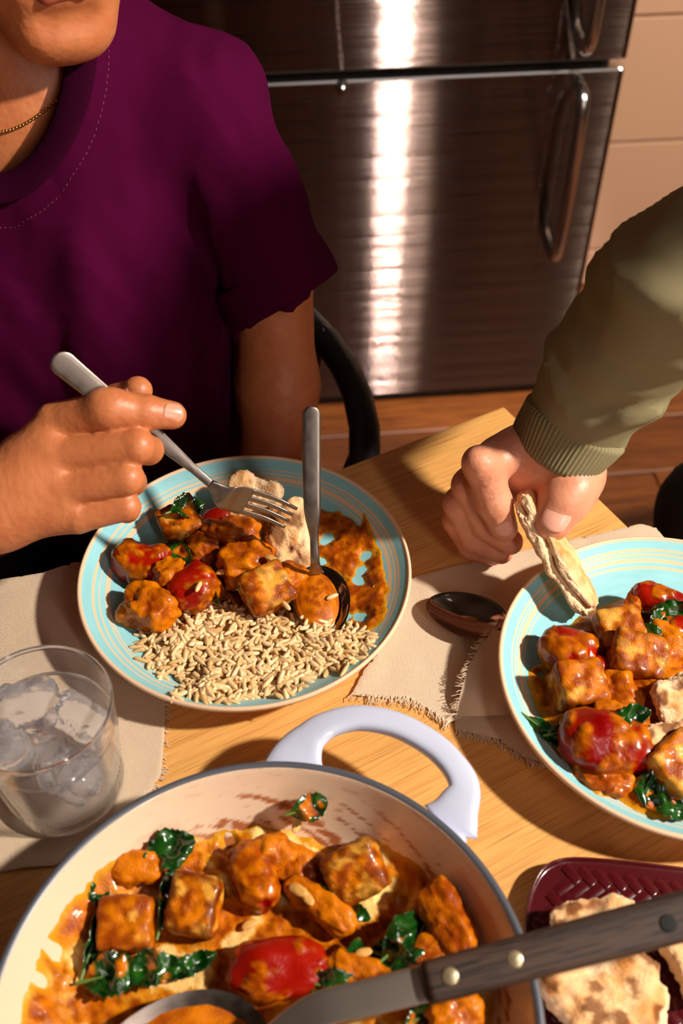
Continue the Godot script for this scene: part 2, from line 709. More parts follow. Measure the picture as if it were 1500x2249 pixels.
func build_fridge() -> void:
	var t := thing("fridge", "brushed steel fridge freezer with two doors and bar handles behind the table", "fridge", Vector3.ZERO)
	t.transform = room_basis()
	# local: front plane z = 0, right edge x = 0.416
	var xr := 0.4165; var xl := -0.34
	var b := MB.new()
	b.box(Vector3((xl + xr) / 2, 0.88, -0.235), Vector3(xr - xl - 0.012, 1.74, 0.35), 0.006)
	put("body", b.mesh(), M.steel_dark, t)
	for d in [["door", 0.045, 0.696], ["freezer_door", 0.711, 1.70]]:
		var m := MB.new()
		var y0: float = d[1]; var y1: float = d[2]
		# door leaf: rounded left and right edges
		var ring := []
		for s in 5:
			var a := PI / 2 * s / 4
			ring.append(Vector2(xr - 0.012 + 0.012 * sin(a), -0.012 + 0.012 * cos(a)))
		ring.append(Vector2(xr, -0.055)); ring.append(Vector2(xl, -0.055))
		for s in 5:
			var a := PI / 2 * s / 4
			ring.append(Vector2(xl + 0.012 - 0.012 * cos(a), -0.012 + 0.012 * sin(a)))
		ring.reverse()
		var ra := PackedVector3Array(); var rb := PackedVector3Array(); var rc := PackedVector3Array(); var rd := PackedVector3Array()
		for p in ring:
			ra.append(Vector3(p.x, y0, minf(p.y, -0.003))); rb.append(Vector3(p.x, y0 + 0.003, p.y)); rc.append(Vector3(p.x, y1 - 0.003, p.y)); rd.append(Vector3(p.x, y1, minf(p.y, -0.003)))
		m.loft([rb, rc], false, false)
		var dm := put(d[0], flat(m), M.steel, t)
		var edge := MB.new()
		edge.loft([ra, rb], true, false)
		put("door_edge", flat(edge), M.chrome, dm)
		var edge2 := MB.new()
		edge2.loft([rc, rd], false, true)
		put("door_edge", flat(edge2), M.chrome, dm)
	var lower: Node3D = t.get_node("door")
	var upper: Node3D = t.get_node("freezer_door")
	handle_bar(lower, 0.336, 0.680, 0.375, "handle")
	handle_bar(upper, 0.330, 0.745, 1.25, "handle")
	var bright_dot := MB.new()  # small raised bright dot near the top of the lower door
	bright_dot.lathe([Vector2(0, 0.012), Vector2(0.007, 0.009), Vector2(0.0105, 0.0), Vector2(0.0105, -0.002)], 20)
	for k in bright_dot.v.size():
		var q := bright_dot.v[k]
		bright_dot.v[k] = Vector3(q.x - 0.048, q.z + 0.688, q.y + 0.001)
	put("bright_dot", bright_dot.mesh(2), M.chrome, lower)
	var g := MB.new()
	for k in 3:
		g.box(Vector3((xl + xr) / 2, 0.010 + 0.011 * k, -0.05), Vector3(xr - xl - 0.05, 0.008, 0.03), 0.002)
	put("toe_grille", g.mesh(), M.black, t)


func flat(m: MB) -> ArrayMesh:
	# corner normals kept sharp at the caps: every triangle gets its own corners where it faces along y
	var o := MB.new()
	for k in range(0, m.i.size(), 3):
		var a := m.v[m.i[k]]; var b := m.v[m.i[k + 1]]; var d := m.v[m.i[k + 2]]
		var s := o.v.size()
		o.v.append(a); o.v.append(b); o.v.append(d)
		for q in [a, b, d]:
			o.uv.append(Vector2(q.x, q.y))
		o.tri(s, s + 1, s + 2)
	return o.mesh()


func handle_bar(parent: Node3D, x: float, y_a: float, y_b: float, called: String) -> void:
	var m := MB.new()
	var s := signf(y_b - y_a)
	var path := spline([Vector3(x, y_a, -0.002), Vector3(x, y_a, 0.03), Vector3(x, y_a + s * 0.012, 0.05), Vector3(x, y_a + s * 0.06, 0.056), Vector3(x, (y_a + y_b) / 2, 0.058), Vector3(x, y_b - s * 0.06, 0.056), Vector3(x, y_b - s * 0.012, 0.05), Vector3(x, y_b, 0.03), Vector3(x, y_b, -0.002)], 6)
	m.tube(path, [0.011], 14, Vector3.RIGHT, 1.0, false)
	put(called, m.mesh(), M.chrome, parent)


func build_table() -> void:
	var c := Vector3(0.1591, 0.0000, -0.7592)
	var a := Vector3(-0.8771, 0, 0.4804)   # along the far edge, towards the left
	var t := thing("dining_table", "light oak dining table carrying the plates, the pan and the napkins", "table")
	t.position = Vector3(c.x, 0, c.z)
	t.transform.basis = Basis(-a, Vector3.UP, Vector3(-a.z, 0, a.x) * -1.0)
	# local: far right corner at the origin, the table reaches towards -x and +z
	var b := MB.new()
	b.box(Vector3(-0.70, -0.013, 0.40), Vector3(1.40, 0.026, 0.80), 0.003)
	put("tabletop", b.mesh(), M.oak, t)
	for x in [-1.34, -0.06]:
		for z in [0.06, 0.74]:
			var l := MB.new()
			l.box(Vector3(x, -0.383, z), Vector3(0.055, 0.714, 0.055), 0.004)
			put("leg", l.mesh(), M.oak, t)
	for r in [[Vector3(-0.70, -0.056, 0.06), Vector3(1.22, 0.06, 0.022)], [Vector3(-0.70, -0.056, 0.74), Vector3(1.22, 0.06, 0.022)], [Vector3(-1.34, -0.056, 0.4), Vector3(0.022, 0.06, 0.62)], [Vector3(-0.06, -0.056, 0.4), Vector3(0.022, 0.06, 0.62)]]:
		var l := MB.new()
		l.box(r[0], r[1], 0.003)
		put("apron", l.mesh(), M.oak, t)


func build_chair() -> void:
	var t := thing("armchair", "black chair with a curved arm rail behind the person in plum", "chair", Vector3(-0.26, FLOOR_Y, -0.82), 0.05)
	var wood := mat(16, 15, 16, 0.38)
	var s := MB.new()
	var ring_a := PackedVector3Array(); var ring_b := PackedVector3Array(); var ring_c := PackedVector3Array(); var ring_d := PackedVector3Array()
	for k in 40:
		var q := TAU * k / 40
		var r := Vector2(cos(q), sin(q))
		var rr := pow(pow(absf(r.x), 4.0) + pow(absf(r.y), 4.0), -0.25)
		r *= rr
		ring_a.append(Vector3(r.x * 0.20, 0.363, r.y * 0.20)); ring_b.append(Vector3(r.x * 0.225, 0.370, r.y * 0.215)); ring_c.append(Vector3(r.x * 0.228, 0.388, r.y * 0.218)); ring_d.append(Vector3(r.x * 0.20, 0.395, r.y * 0.19))
	s.loft([ring_a, ring_b, ring_c, ring_d])
	put("seat", s.mesh(), wood, t)
	for p in [Vector3(-0.18, 0, 0.17), Vector3(0.18, 0, 0.17), Vector3(-0.17, 0, -0.17), Vector3(0.17, 0, -0.17)]:
		var l := MB.new()
		l.tube([Vector3(p.x * 1.15, 0.0, p.z * 1.2), Vector3(p.x, 0.372, p.z)], [0.013, 0.017], 12)
		put("leg", l.mesh(), wood, t)
	var rail := MB.new()
	var pts := []
	for k in 25:
		var q := lerpf(-0.28, PI + 0.28, k / 24.0)
		pts.append(Vector3(cos(q) * 0.285, 0.675 - 0.055 * maxf(0.0, -sin(q) * 0.4 + 0.35) + 0.05 * sin(q), -sin(q) * 0.25 + 0.02))
	rail.tube(pts, [0.017], 14, Vector3.UP, 0.8)
	put("arm_rail", rail.mesh(), wood, t)
	for k in 5:
		var q := lerpf(0.5, PI - 0.5, k / 4.0)
		var sp := MB.new()
		sp.tube([Vector3(cos(q) * 0.19, 0.388, -sin(q) * 0.17), Vector3(cos(q) * 0.28, 0.70, -sin(q) * 0.24 + 0.01)], [0.008], 10)
		put("spindle", sp.mesh(), wood, t)
	for sx in [-1.0, 1.0]:
		var sp := MB.new()
		sp.tube([Vector3(0.19 * sx, 0.388, 0.06), Vector3(0.282 * sx, 0.655, 0.035)], [0.010], 10)
		put("arm_post", sp.mesh(), wood, t)
	# the same chair under the other person
	var c = t.duplicate()
	c.name = numbered("armchair")
	add_child(c)
	c.position = Vector3(0.84, FLOOR_Y, -0.66)
	c.rotation.y = -1.75
	tag(c, "black chair with a curved arm rail under the person in the olive top", "chair")


const PLATE_IN := [Vector2(0.0, 0.0095), Vector2(0.04, 0.0096), Vector2(0.07, 0.0105), Vector2(0.086, 0.0125), Vector2(0.098, 0.0160), Vector2(0.109, 0.0212), Vector2(0.118, 0.0268), Vector2(0.1245, 0.0318), Vector2(0.1272, 0.0340)]


func prof_y(prof: Array, r: float) -> float:
	for k in prof.size() - 1:
		if r <= prof[k + 1].x:
			return lerpf(prof[k].y, prof[k + 1].y, (r - prof[k].x) / (prof[k + 1].x - prof[k].x))
	return prof[-1].y


func glaze_image() -> Image:
	# blue glaze with four cream rings that wander and run into one another; u is the angle, v the radius
	var w := 1024
	var h := 320
	var im := Image.create_empty(w, h, false, Image.FORMAT_RGB8)
	var n := noise(0.02, 31, 3)
	for x in w:
		var a := TAU * x / w
		var rings := [
			[0.1195 + 0.0010 * sin(a + 0.6), 0.0006 + 0.0003 * sin(a * 2.0 + 1.0)],
			[0.1160 + 0.0016 * sin(a + 1.2), 0.0006 + 0.0002 * sin(a * 3.0)],
			[0.1118 + 0.0022 * sin(a + 1.5), 0.0011 + 0.0005 * sin(a + 2.0)],
			[0.1085 + 0.0014 * sin(a + 2.4), 0.0006 + 0.0003 * sin(a * 2.0)]]
		for y in h:
			var r := 0.13 * y / h
			var k := 0.0
			for q in rings:
				k = maxf(k, 1.0 - smoothstep(q[1] * 0.75, q[1] * 1.35, absf(r - q[0])))
			k = maxf(k, smoothstep(0.1262, 0.1268, r))
			var t := n.get_noise_2d(x * 0.6, y * 2.0) * 0.03
			im.set_pixel(x, y, Color(0.56 + t, 0.79 + t, 0.83 + t).lerp(Color(0.90, 0.76, 0.62), k))
	return im


func build_plates() -> void:
	var glaze := mat(255, 255, 255, 0.4)
	glaze.metallic_specular = 0.22
	glaze.albedo_texture = tex(glaze_image())
	var clay := mat(226, 190, 158, 0.6)
	M.glaze = glaze
	M.clay = clay
	# inside
	var m := MB.new()
	var prof := spline(PLATE_IN, 5)
	var segs := 160
	for k in prof.size():
		for s in segs + 1:
			var a := TAU * s / segs
			m.v.append(Vector3(cos(a) * prof[k].x, prof[k].y, sin(a) * prof[k].x))
			m.uv.append(Vector2(float(s) / segs, minf(prof[k].x / 0.13, 0.995)))
	m.lattice(prof.size(), segs + 1, 0, false)
	var inner := m.mesh(1)
	var o := MB.new()
	o.lathe(spline([Vector2(0.1268, 0.0336), Vector2(0.1283, 0.0352), Vector2(0.1300, 0.0345), Vector2(0.1300, 0.0320), Vector2(0.1255, 0.0245), Vector2(0.114, 0.0145), Vector2(0.096, 0.0065), Vector2(0.080, 0.0035), Vector2(0.078, 0.0003)], 5), 160)
	o.lathe([Vector2(0.078, 0.0003), Vector2(0.073, 0.0003), Vector2(0.072, 0.004), Vector2(0.0001, 0.004)], 96)
	var outer := o.mesh(2)
	for d in [[Vector3(-0.0758, 0.002, -0.5186), 0.4, "blue glazed bowl plate with rice and curry in front of the woman"], [Vector3(0.2422, 0.004, -0.4181), 2.2, "blue glazed bowl plate full of curry at the right edge, under the held bread"]]:
		var t := thing("plate", d[2], "plate", d[0], d[1], "blue bowl plates with cream rings")
		put("clay_body", outer, clay, t)
		put("glazed_inside", inner, glaze, t)


const PAN_IN := [Vector2(0.0, 0.0070), Vector2(0.09, 0.0070), Vector2(0.108, 0.0085), Vector2(0.118, 0.0125), Vector2(0.126, 0.020), Vector2(0.1335, 0.032), Vector2(0.140, 0.046), Vector2(0.1445, 0.0575), Vector2(0.1458, 0.0598)]
const PAN_AT := Vector3(-0.0434, 0.0, -0.1845)


func build_pan() -> void:
	var t := thing("braiser_pan", "pale blue enamelled cast iron pan with a loop handle and cream inside", "pan", PAN_AT)
	var enamel := mat(196, 202, 226, 0.22)
	enamel.clearcoat_enabled = true
	enamel.clearcoat = 0.6
	enamel.clearcoat_roughness = 0.08
	var o := MB.new()
	o.lathe(spline([Vector2(0.1505, 0.0588), Vector2(0.1512, 0.0560), Vector2(0.1500, 0.051), Vector2(0.146, 0.038), Vector2(0.139, 0.022), Vector2(0.128, 0.009), Vector2(0.112, 0.0022), Vector2(0.10, 0.0006), Vector2(0.0001, 0.0006)], 5), 160)
	put("outer_wall", o.mesh(2), enamel, t)
	var rim := mat(92, 94, 104, 0.42, 0.35)
	var rm := MB.new()
	rm.lathe([Vector2(0.1452, 0.0590), Vector2(0.1462, 0.0602), Vector2(0.1480, 0.0610), Vector2(0.1498, 0.0606), Vector2(0.1508, 0.0590), Vector2(0.1506, 0.0575)], 160)
	put("bare_rim", rm.mesh(2), rim, t)
	# cream enamel with sauce dried on to the wall
	var m := MB.new()
	var segs := 320
	var prof := spline(PAN_IN, 9)
	var n1 := noise(1.0, 41, 4)
	var n2 := noise(1.0, 42, 3)
	var cream := lin(226, 196, 168)
	var stain := lin(158, 76, 16)
	for k in prof.size():
		for s in segs:
			var a := TAU * s / segs
			var q := Vector3(cos(a) * prof[k].x, prof[k].y, sin(a) * prof[k].x)
			m.v.append(q)
			var up := smoothstep(0.012, 0.050, q.y)
			var back := 0.5 - 0.5 * sin(a)          # the far wall is smeared, the left wall is clean
			var side := smoothstep(-0.75, -0.2, cos(a))
			var streak := n1.get_noise_3d(a * 7.0 + q.y * 160.0, q.y * 26.0, 0.0) + 0.6 * n2.get_noise_3d(q.x * 55, q.y * 220, q.z * 55)
			var kk := smoothstep(0.13, 0.34, streak + 0.30 * back * (1.0 - up) - 0.14 * up) * side
			kk *= 0.25 + 0.75 * (1.0 - smoothstep(0.75, 1.0, up))
			m.c.append(cream.lerp(stain, clampf(kk, 0.0, 0.9)))
	m.lattice(prof.size(), segs, 0, true)
	var vm := vmat(0.25, 0.4)
	put("cream_inside", m.mesh(1), vm, t)
	# the loop handle: a wide foot on each side, a flat bar between
	var pts := [Vector3(-0.0333, 0.0460, -0.3295), Vector3(-0.0292, 0.0490, -0.3450), Vector3(-0.0209, 0.0530, -0.3568), Vector3(-0.0083, 0.0560, -0.3646), Vector3(0.0114, 0.0580, -0.3678), Vector3(0.0354, 0.0580, -0.3624), Vector3(0.0572, 0.0570, -0.3491), Vector3(0.0709, 0.0560, -0.3337), Vector3(0.0768, 0.0540, -0.3192), Vector3(0.0716, 0.0510, -0.3061), Vector3(0.0657, 0.0470, -0.2969), Vector3(0.0583, 0.0430, -0.2887)]
	var path := spline(pts, 6)
	var wid := [0.024, 0.0175, 0.0112, 0.0092, 0.0088, 0.0088, 0.0088, 0.0088, 0.0100, 0.0140, 0.0205, 0.026]
	var h := MB.new()
	var rings := []
	for k in path.size():
		var w: float = wid[mini(k / 6, 9)] * (1.0 - (k % 6) / 6.0) + wid[mini(k / 6 + 1, 10)] * (k % 6) / 6.0
		var tan_v: Vector3 = (path[mini(k + 1, path.size() - 1)] - path[maxi(k - 1, 0)]).normalized()
		var side := tan_v.cross(Vector3.UP).normalized()
		var upv := side.cross(tan_v)
		var ring := PackedVector3Array()
		for s in 20:
			var a := TAU * s / 20
			var cx := signf(cos(a)) * pow(absf(cos(a)), 0.7)
			var cy := signf(sin(a)) * pow(absf(sin(a)), 0.7)
			ring.append(path[k] - PAN_AT + side * cx * w + upv * cy * 0.0058)
		rings.append(ring)
	h.loft(rings)
	put("loop_handle", h.mesh(), enamel, t)
	# its twin on the near side
	var h2 := MB.new()
	var r2 := []
	for r in rings:
		var q := PackedVector3Array()
		for p in r:
			q.append(Vector3(-p.x, p.y, -p.z))
		r2.append(q)
	h2.loft(r2)
	put("loop_handle", h2.mesh(), enamel, t)


func build_glass() -> void:
	var at := Vector3(-0.191, 0.0, -0.351)
	var t := thing("tumbler", "clear glass tumbler of iced water on the linen napkin", "glass", at + Vector3(0, 0.0016, 0))
	var g := StandardMaterial3D.new()
	g.albedo_color = Color(0.93, 0.95, 0.97, 0.025)
	g.transparency = BaseMaterial3D.TRANSPARENCY_ALPHA
	g.roughness = 0.03
	g.metallic_specular = 0.6
	var solid := StandardMaterial3D.new()
	solid.albedo_color = Color(0.97, 0.98, 1.0, 0.02)
	solid.refraction_enabled = true
	solid.refraction_scale = 0.05
	solid.roughness = 0.0
	var o := MB.new()
	o.lathe(spline([Vector2(0.0385, 0.002), Vector2(0.0405, 0.007), Vector2(0.0425, 0.03), Vector2(0.045, 0.06), Vector2(0.0472, 0.0962)], 4), 96)
	o.lathe(spline([Vector2(0.0452, 0.0962), Vector2(0.0446, 0.085), Vector2(0.0440, 0.0725)], 4), 96)
	put("glass_wall", o.mesh(2), g, t)
	var rim := MB.new()
	rim.lathe(spline([Vector2(0.0472, 0.0955), Vector2(0.0473, 0.0972), Vector2(0.0470, 0.0985), Vector2(0.0462, 0.0992), Vector2(0.0454, 0.0985), Vector2(0.0451, 0.0972), Vector2(0.0452, 0.0955), Vector2(0.0462, 0.0950), Vector2(0.0472, 0.0955)], 3), 96)
	put("rim", rim.mesh(), solid, t)
	var foot := MB.new()
	foot.lathe(spline([Vector2(0.0001, 0.0), Vector2(0.034, 0.0), Vector2(0.0383, 0.002), Vector2(0.0402, 0.007), Vector2(0.0395, 0.0100), Vector2(0.034, 0.0108), Vector2(0.0001, 0.0105)], 4), 96)
	put("base", foot.mesh(), solid, t)
	var wm := StandardMaterial3D.new()
	wm.albedo_color = Color(0.98, 0.97, 0.97, 0.05)
	wm.transparency = BaseMaterial3D.TRANSPARENCY_ALPHA
	wm.roughness = 0.02
	var wn := noise(60.0, 51, 2)
	var w := MB.new()
	w.lathe([Vector2(0.0001, 0.0112), Vector2(0.033, 0.0114), Vector2(0.0385, 0.0135), Vector2(0.0405, 0.03), Vector2(0.0429, 0.06), Vector2(0.0437, 0.0705), Vector2(0.0440, 0.0722), Vector2(0.040, 0.0712), Vector2(0.03, 0.0710), Vector2(0.02, 0.0711), Vector2(0.01, 0.0710), Vector2(0.0001, 0.0710)], 64)
	for k in w.v.size():
		if w.v[k].y > 0.0709:
			w.v[k].y += wn.get_noise_2d(w.v[k].x, w.v[k].z) * 0.0016
	put("water", w.mesh(), wm, t)
	var line := MB.new()
	line.lathe([Vector2(0.0440, 0.0700), Vector2(0.0440, 0.0728), Vector2(0.0428, 0.0714), Vector2(0.0425, 0.0706), Vector2(0.0432, 0.0699), Vector2(0.0440, 0.0700)], 96)
	put("waterline", line.mesh(), solid, t)
	# ice: cloudy lumps afloat
	var ice := StandardMaterial3D.new()
	ice.albedo_color = Color(0.98, 0.98, 1.0, 0.10)
	ice.refraction_enabled = true
	ice.refraction_scale = 0.031
	ice.roughness = 0.04
	ice.heightmap_enabled = true
	ice.heightmap_texture = M.skin_relief
	ice.heightmap_scale = 0.02
	tri_map(ice, Vector3(14, 14, 14))
	var spots := [[Vector3(-0.014, 0.069, -0.018), Vector3(0.019, 0.014, 0.016), 0.3], [Vector3(0.021, 0.070, -0.006), Vector3(0.014, 0.016, 0.019), 1.1], [Vector3(0.004, 0.045, 0.008), Vector3(0.016, 0.014, 0.013), 2.0], [Vector3(-0.025, 0.069, 0.014), Vector3(0.015, 0.015, 0.013), 0.7], [Vector3(0.018, 0.042, 0.018), Vector3(0.014, 0.013, 0.013), 2.6], [Vector3(-0.008, 0.032, -0.014), Vector3(0.015, 0.012, 0.015), 1.7]]
	for k in spots.size():
		var nn := noise(45.0, 60 + k, 2)
		var b := blob(8, spots[k][1], 5.0, func(d, p): return nn.get_noise_3dv(p + d * 0.01) * 0.0035)
		var c := put("ice_cube", b.mesh(), ice)
		c.transform = Transform3D(Basis(Vector3(0.3, 1.0, 0.2 * k).normalized(), spots[k][2]), at + Vector3(0, 0.0016, 0) + spots[k][0])
		tag(c, ["ice cube at the far side of the water glass", "ice cube against the right wall of the water glass", "ice cube in the middle of the water glass under the others", "ice cube at the left of the water glass", "ice cube low at the near right of the water glass", "lowest ice cube deep in the water glass"][k], "ice cube", "ice cubes in the water glass")


func build_napkins() -> void:
	var fold := noise(9.0, 71, 2)
	var wr := noise(28.0, 72, 2)
	# left napkin, under the glass and the first plate
	var a := thing("napkin", "beige linen napkin with a frayed edge under the water glass and first plate", "napkin")
	var left := [Vector2(-0.2815, -0.5376), Vector2(-0.2491, -0.5443), Vector2(-0.2212, -0.5571), Vector2(-0.1568, -0.5299), Vector2(-0.1313, -0.4445), Vector2(-0.1303, -0.4122), Vector2(-0.1280, -0.3817), Vector2(-0.1269, -0.3592), Vector2(-0.1355, -0.3392), Vector2(-0.1553, -0.3258), Vector2(-0.1730, -0.3039), Vector2(-0.1889, -0.2924), Vector2(-0.2066, -0.2916), Vector2(-0.2239, -0.2892), Vector2(-0.2609, -0.2944), Vector2(-0.3020, -0.3978), Vector2(-0.3234, -0.5263)]
	var m := sheet_over(left, 0.004, 0.0035, func(p, _d): return 0.0016 + 0.0006 * (0.5 + 0.5 * wr.get_noise_2dv(p)), null, true)
	put("cloth", thicken(m, 0.0011).mesh(), M.linen, a)
	var dir := [Vector2(-0.1339, -0.4487), Vector2(-0.1303, -0.4122), Vector2(-0.1280, -0.3817), Vector2(-0.1269, -0.3592), Vector2(-0.1342, -0.3419), Vector2(-0.1520, -0.3285)]
	fringe(a, dir, 0.0012, 0.005, Vector2(0.9, 0.25), 110, 5)
	# middle napkin, under the spoon and the second plate, with its end folded over
	var b := thing("napkin", "beige linen napkin folded under the spoon and second plate with frayed ends", "napkin")
	var base := [Vector2(0.0145, -0.5240), Vector2(0.0578, -0.5372), Vector2(0.0944, -0.5499), Vector2(0.1116, -0.5548), Vector2(0.1871, -0.5758), Vector2(0.2264, -0.5871), Vector2(0.2576, -0.5966), Vector2(0.2703, -0.5916), Vector2(0.2776, -0.5720), Vector2(0.2665, -0.5081), Vector2(0.2202, -0.4260), Vector2(0.1351, -0.3990), Vector2(0.1031, -0.4108), Vector2(0.0770, -0.3985), Vector2(0.0677, -0.4071), Vector2(0.0500, -0.4198), Vector2(0.0331, -0.4207), Vector2(0.0067, -0.4233), Vector2(0.0167, -0.4457), Vector2(0.0275, -0.4604)]
	var mb := sheet_over(base, 0.004, 0.0035, func(p, d): return 0.0022 + 0.0030 * maxf(0.0, wr.get_noise_2d(p.x * 0.6 + p.y * 0.2, p.y * 0.3)) + 0.0022 * maxf(0.0, fold.get_noise_2d(p.x * 2.0, p.y)) * smoothstep(0.0, 0.02, d), null, true)
	put("cloth", thicken(mb, 0.0011).mesh(), M.linen, b)
	fringe(b, [Vector2(0.0067, -0.4233), Vector2(0.0331, -0.4207), Vector2(0.0500, -0.4198), Vector2(0.0677, -0.4071), Vector2(0.0770, -0.3985)], 0.003, 0.007, Vector2(-0.1, 1.0), 130, 7)
	# lower layer peeping out
	var lowp := [Vector2(0.0830, -0.4109), Vector2(0.1217, -0.4266), Vector2(0.1877, -0.4343), Vector2(0.1589, -0.3618), Vector2(0.1281, -0.3710), Vector2(0.1104, -0.3859), Vector2(0.0945, -0.3908), Vector2(0.0810, -0.3940)]
	var ml := sheet_over(lowp, 0.004, 0.0035, func(p, _d): return 0.0016 + 0.0012 * maxf(0.0, wr.get_noise_2dv(p * 0.8)), null, true)
	put("lower_layer", thicken(ml, 0.0011).mesh(), M.linen, b)
	fringe(b, [Vector2(0.0810, -0.3940), Vector2(0.0945, -0.3908), Vector2(0.1104, -0.3859), Vector2(0.1281, -0.3710), Vector2(0.1435, -0.3655)], 0.0012, 0.0065, Vector2(0.1, 1.0), 130, 8)
	# the folded end: it climbs over the spoon handle and rolls down again towards the viewer
	var f := MB.new()
	var edge_l := spline([Vector3(0.1169, 0.0100, -0.4794), Vector3(0.1118, 0.0180, -0.4659), Vector3(0.1027, 0.0190, -0.4525), Vector3(0.0940, 0.0170, -0.4374), Vector3(0.0866, 0.0130, -0.4180), Vector3(0.0819, 0.0050, -0.4019)], 5)
	var edge_r := spline([Vector3(0.1939, 0.0040, -0.4738), Vector3(0.1906, 0.0100, -0.4606), Vector3(0.1874, 0.0130, -0.4458), Vector3(0.1848, 0.0120, -0.4301), Vector3(0.1830, 0.0100, -0.4175), Vector3(0.1823, 0.0040, -0.4077)], 5)
	var nc := 36
	for r in edge_l.size():
		for k in nc:
			var u := float(k) / (nc - 1)
			var p: Vector3 = edge_l[r].lerp(edge_r[r], u)
			p.y = maxf(0.004, p.y + 0.004 * sin(u * 4.0) * sin(PI * r / (edge_l.size() - 1)) + 0.0012 * wr.get_noise_2d(p.x, p.z) - 0.010 * smoothstep(0.30, 0.5, u))
			f.v.append(p)
	f.lattice(edge_l.size(), nc, 0, false)
	var fm := f.mesh(1)
	put("folded_end", fm, M.linen, b)
	var e2 := []
	var hs := []
	for q in edge_l:
		e2.append(Vector2(q.x, q.z)); hs.append(q.y)
	fringe(b, e2, 0.012, 0.006, Vector2(-1.0, -0.15), 90, 9, hs)


func fringe(parent: Node3D, line: Array, y: float, length: float, out: Vector2, count: int, sd: int, hs := []) -> void:
	# loose threads along a frayed edge: too many and too thin to count, one part
	var r := RandomNumberGenerator.new()
	r.seed = sd
	var mb := MB.new()
	var seg := []
	for k in line.size() - 1:
		seg.append(line[k].distance_to(line[k + 1]))
	for c in count:
		var f := r.randf() * (line.size() - 1)
		var k := int(f)
		var p: Vector2 = line[k].lerp(line[k + 1], f - k)
		var y0 := y if hs.is_empty() else lerpf(hs[k], hs[k + 1], f - k)
		var d := (out.normalized() + Vector2(r.randf_range(-0.5, 0.5), r.randf_range(-0.5, 0.5))).normalized() * length * r.randf_range(0.4, 1.1)
		var q := p + d
		var bend := Vector2(r.randf_range(-1, 1), r.randf_range(-1, 1)) * 0.0012
		p -= d * 0.25
		mb.tube([Vector3(p.x, y0, p.y), Vector3((p.x + q.x) / 2 + bend.x, y0 + r.randf_range(0.0, 0.0012), (p.y + q.y) / 2 + bend.y), Vector3(q.x, maxf(0.0004, y0 - r.randf_range(0.0, 0.002)), q.y)], [r.randf_range(0.00018, 0.00032)], 4, Vector3.UP, 1.0, false)
	var o := put("fringe", mb.mesh(2), M.thread, parent)
	o.set_meta("kind", "stuff")


func build_tray() -> void:
	var t := thing("woven_tray", "dark red glossy tray with a woven relief beside the pan", "tray")
	var red := mat(70, 8, 16, 0.22)
	red.clearcoat_enabled = true
	red.clearcoat = 0.7
	red.clearcoat_roughness = 0.12
	# outline of the tray on the table
	var line := [Vector2(0.1112, -0.2475), Vector2(0.1140, -0.2602), Vector2(0.1199, -0.2748), Vector2(0.1288, -0.2861), Vector2(0.1428, -0.2915), Vector2(0.1691, -0.2907), Vector2(0.2175, -0.2847), Vector2(0.2566, -0.2785), Vector2(0.2682, -0.2594), Vector2(0.2604, -0.2158), Vector2(0.2417, -0.1716), Vector2(0.2206, -0.1512), Vector2(0.1717, -0.1449), Vector2(0.1250, -0.1473), Vector2(0.1079, -0.1585), Vector2(0.1050, -0.1841), Vector2(0.1080, -0.2166)]
	var sm := []
	for k in line.size():
		var a: Vector2 = line[(k - 1 + line.size()) % line.size()]
		var d: Vector2 = line[(k + 1) % line.size()]
		var e: Vector2 = line[(k + 2) % line.size()]
		for s in 4:
			sm.append(line[k].cubic_interpolate(d, a, e, s / 4.0))
	var cen := Vector2.ZERO
	for p in sm:
		cen += p
	cen /= sm.size()
	var rings := []
	for q in [[0.985, 0.0005], [1.0, 0.006], [1.0, 0.012], [0.992, 0.0135], [0.97, 0.0125], [0.955, 0.0085]]:
		var ring := PackedVector3Array()
		for p in sm:
			var w: Vector2 = cen + (p - cen) * float(q[0])
			ring.append(Vector3(w.x, q[1], w.y))
		rings.append(ring)
	var mb := MB.new()
	mb.loft(rings)
	put("tray_body", mb.mesh(), red, t)
	var inner := []
	for p in sm:
		inner.append(cen + (p - cen) * 0.955)
	# the weave: short strips laid in a herringbone, each one arched
	var strip := MB.new()
	for k in 5:
		var z := lerpf(-0.5, 0.5, k / 4.0)
		for s in 4:
			strip.v.append(Vector3([-0.5, -0.42, 0.42, 0.5][s], 0.5 * (1.0 - pow(absf(2.0 * z), 3.0)) + (0.6 if s in [1, 2] else -0.5) - 0.2, z))
	strip.lattice(5, 4, 0, false)
	var sm_mesh := strip.mesh(1)
	var turn := Basis(Vector3.UP, 0.62)
	var pitch := 0.0068
	for gy in range(-22, 23):
		for gx in range(-22, 23):
			# herringbone: strips two pitches long, stepped by one from row to row
			var phase := posmod(gx - gy, 4)
			if phase == 1 or phase == 3:
				continue
			var horizontal := phase == 0
			var local := Vector3(gx * pitch, 0, gy * pitch) + (Vector3(pitch * 0.5, 0, 0) if horizontal else Vector3(0, 0, -pitch * 0.5))
			var w := turn * local
			var p := Vector2(cen.x + w.x, cen.y + w.z)
			if poly_dist(p, inner) < 0.006 or p.x > 0.255 or p.y > -0.135:
				continue
			var o := put("woven_strip", sm_mesh, red, t)
			o.transform = Transform3D(turn * Basis(Vector3.UP, 0.0 if horizontal else PI / 2) * Basis.from_scale(Vector3(pitch * 1.96, 0.0011, pitch * 0.96)), Vector3(p.x, 0.0089, p.y))


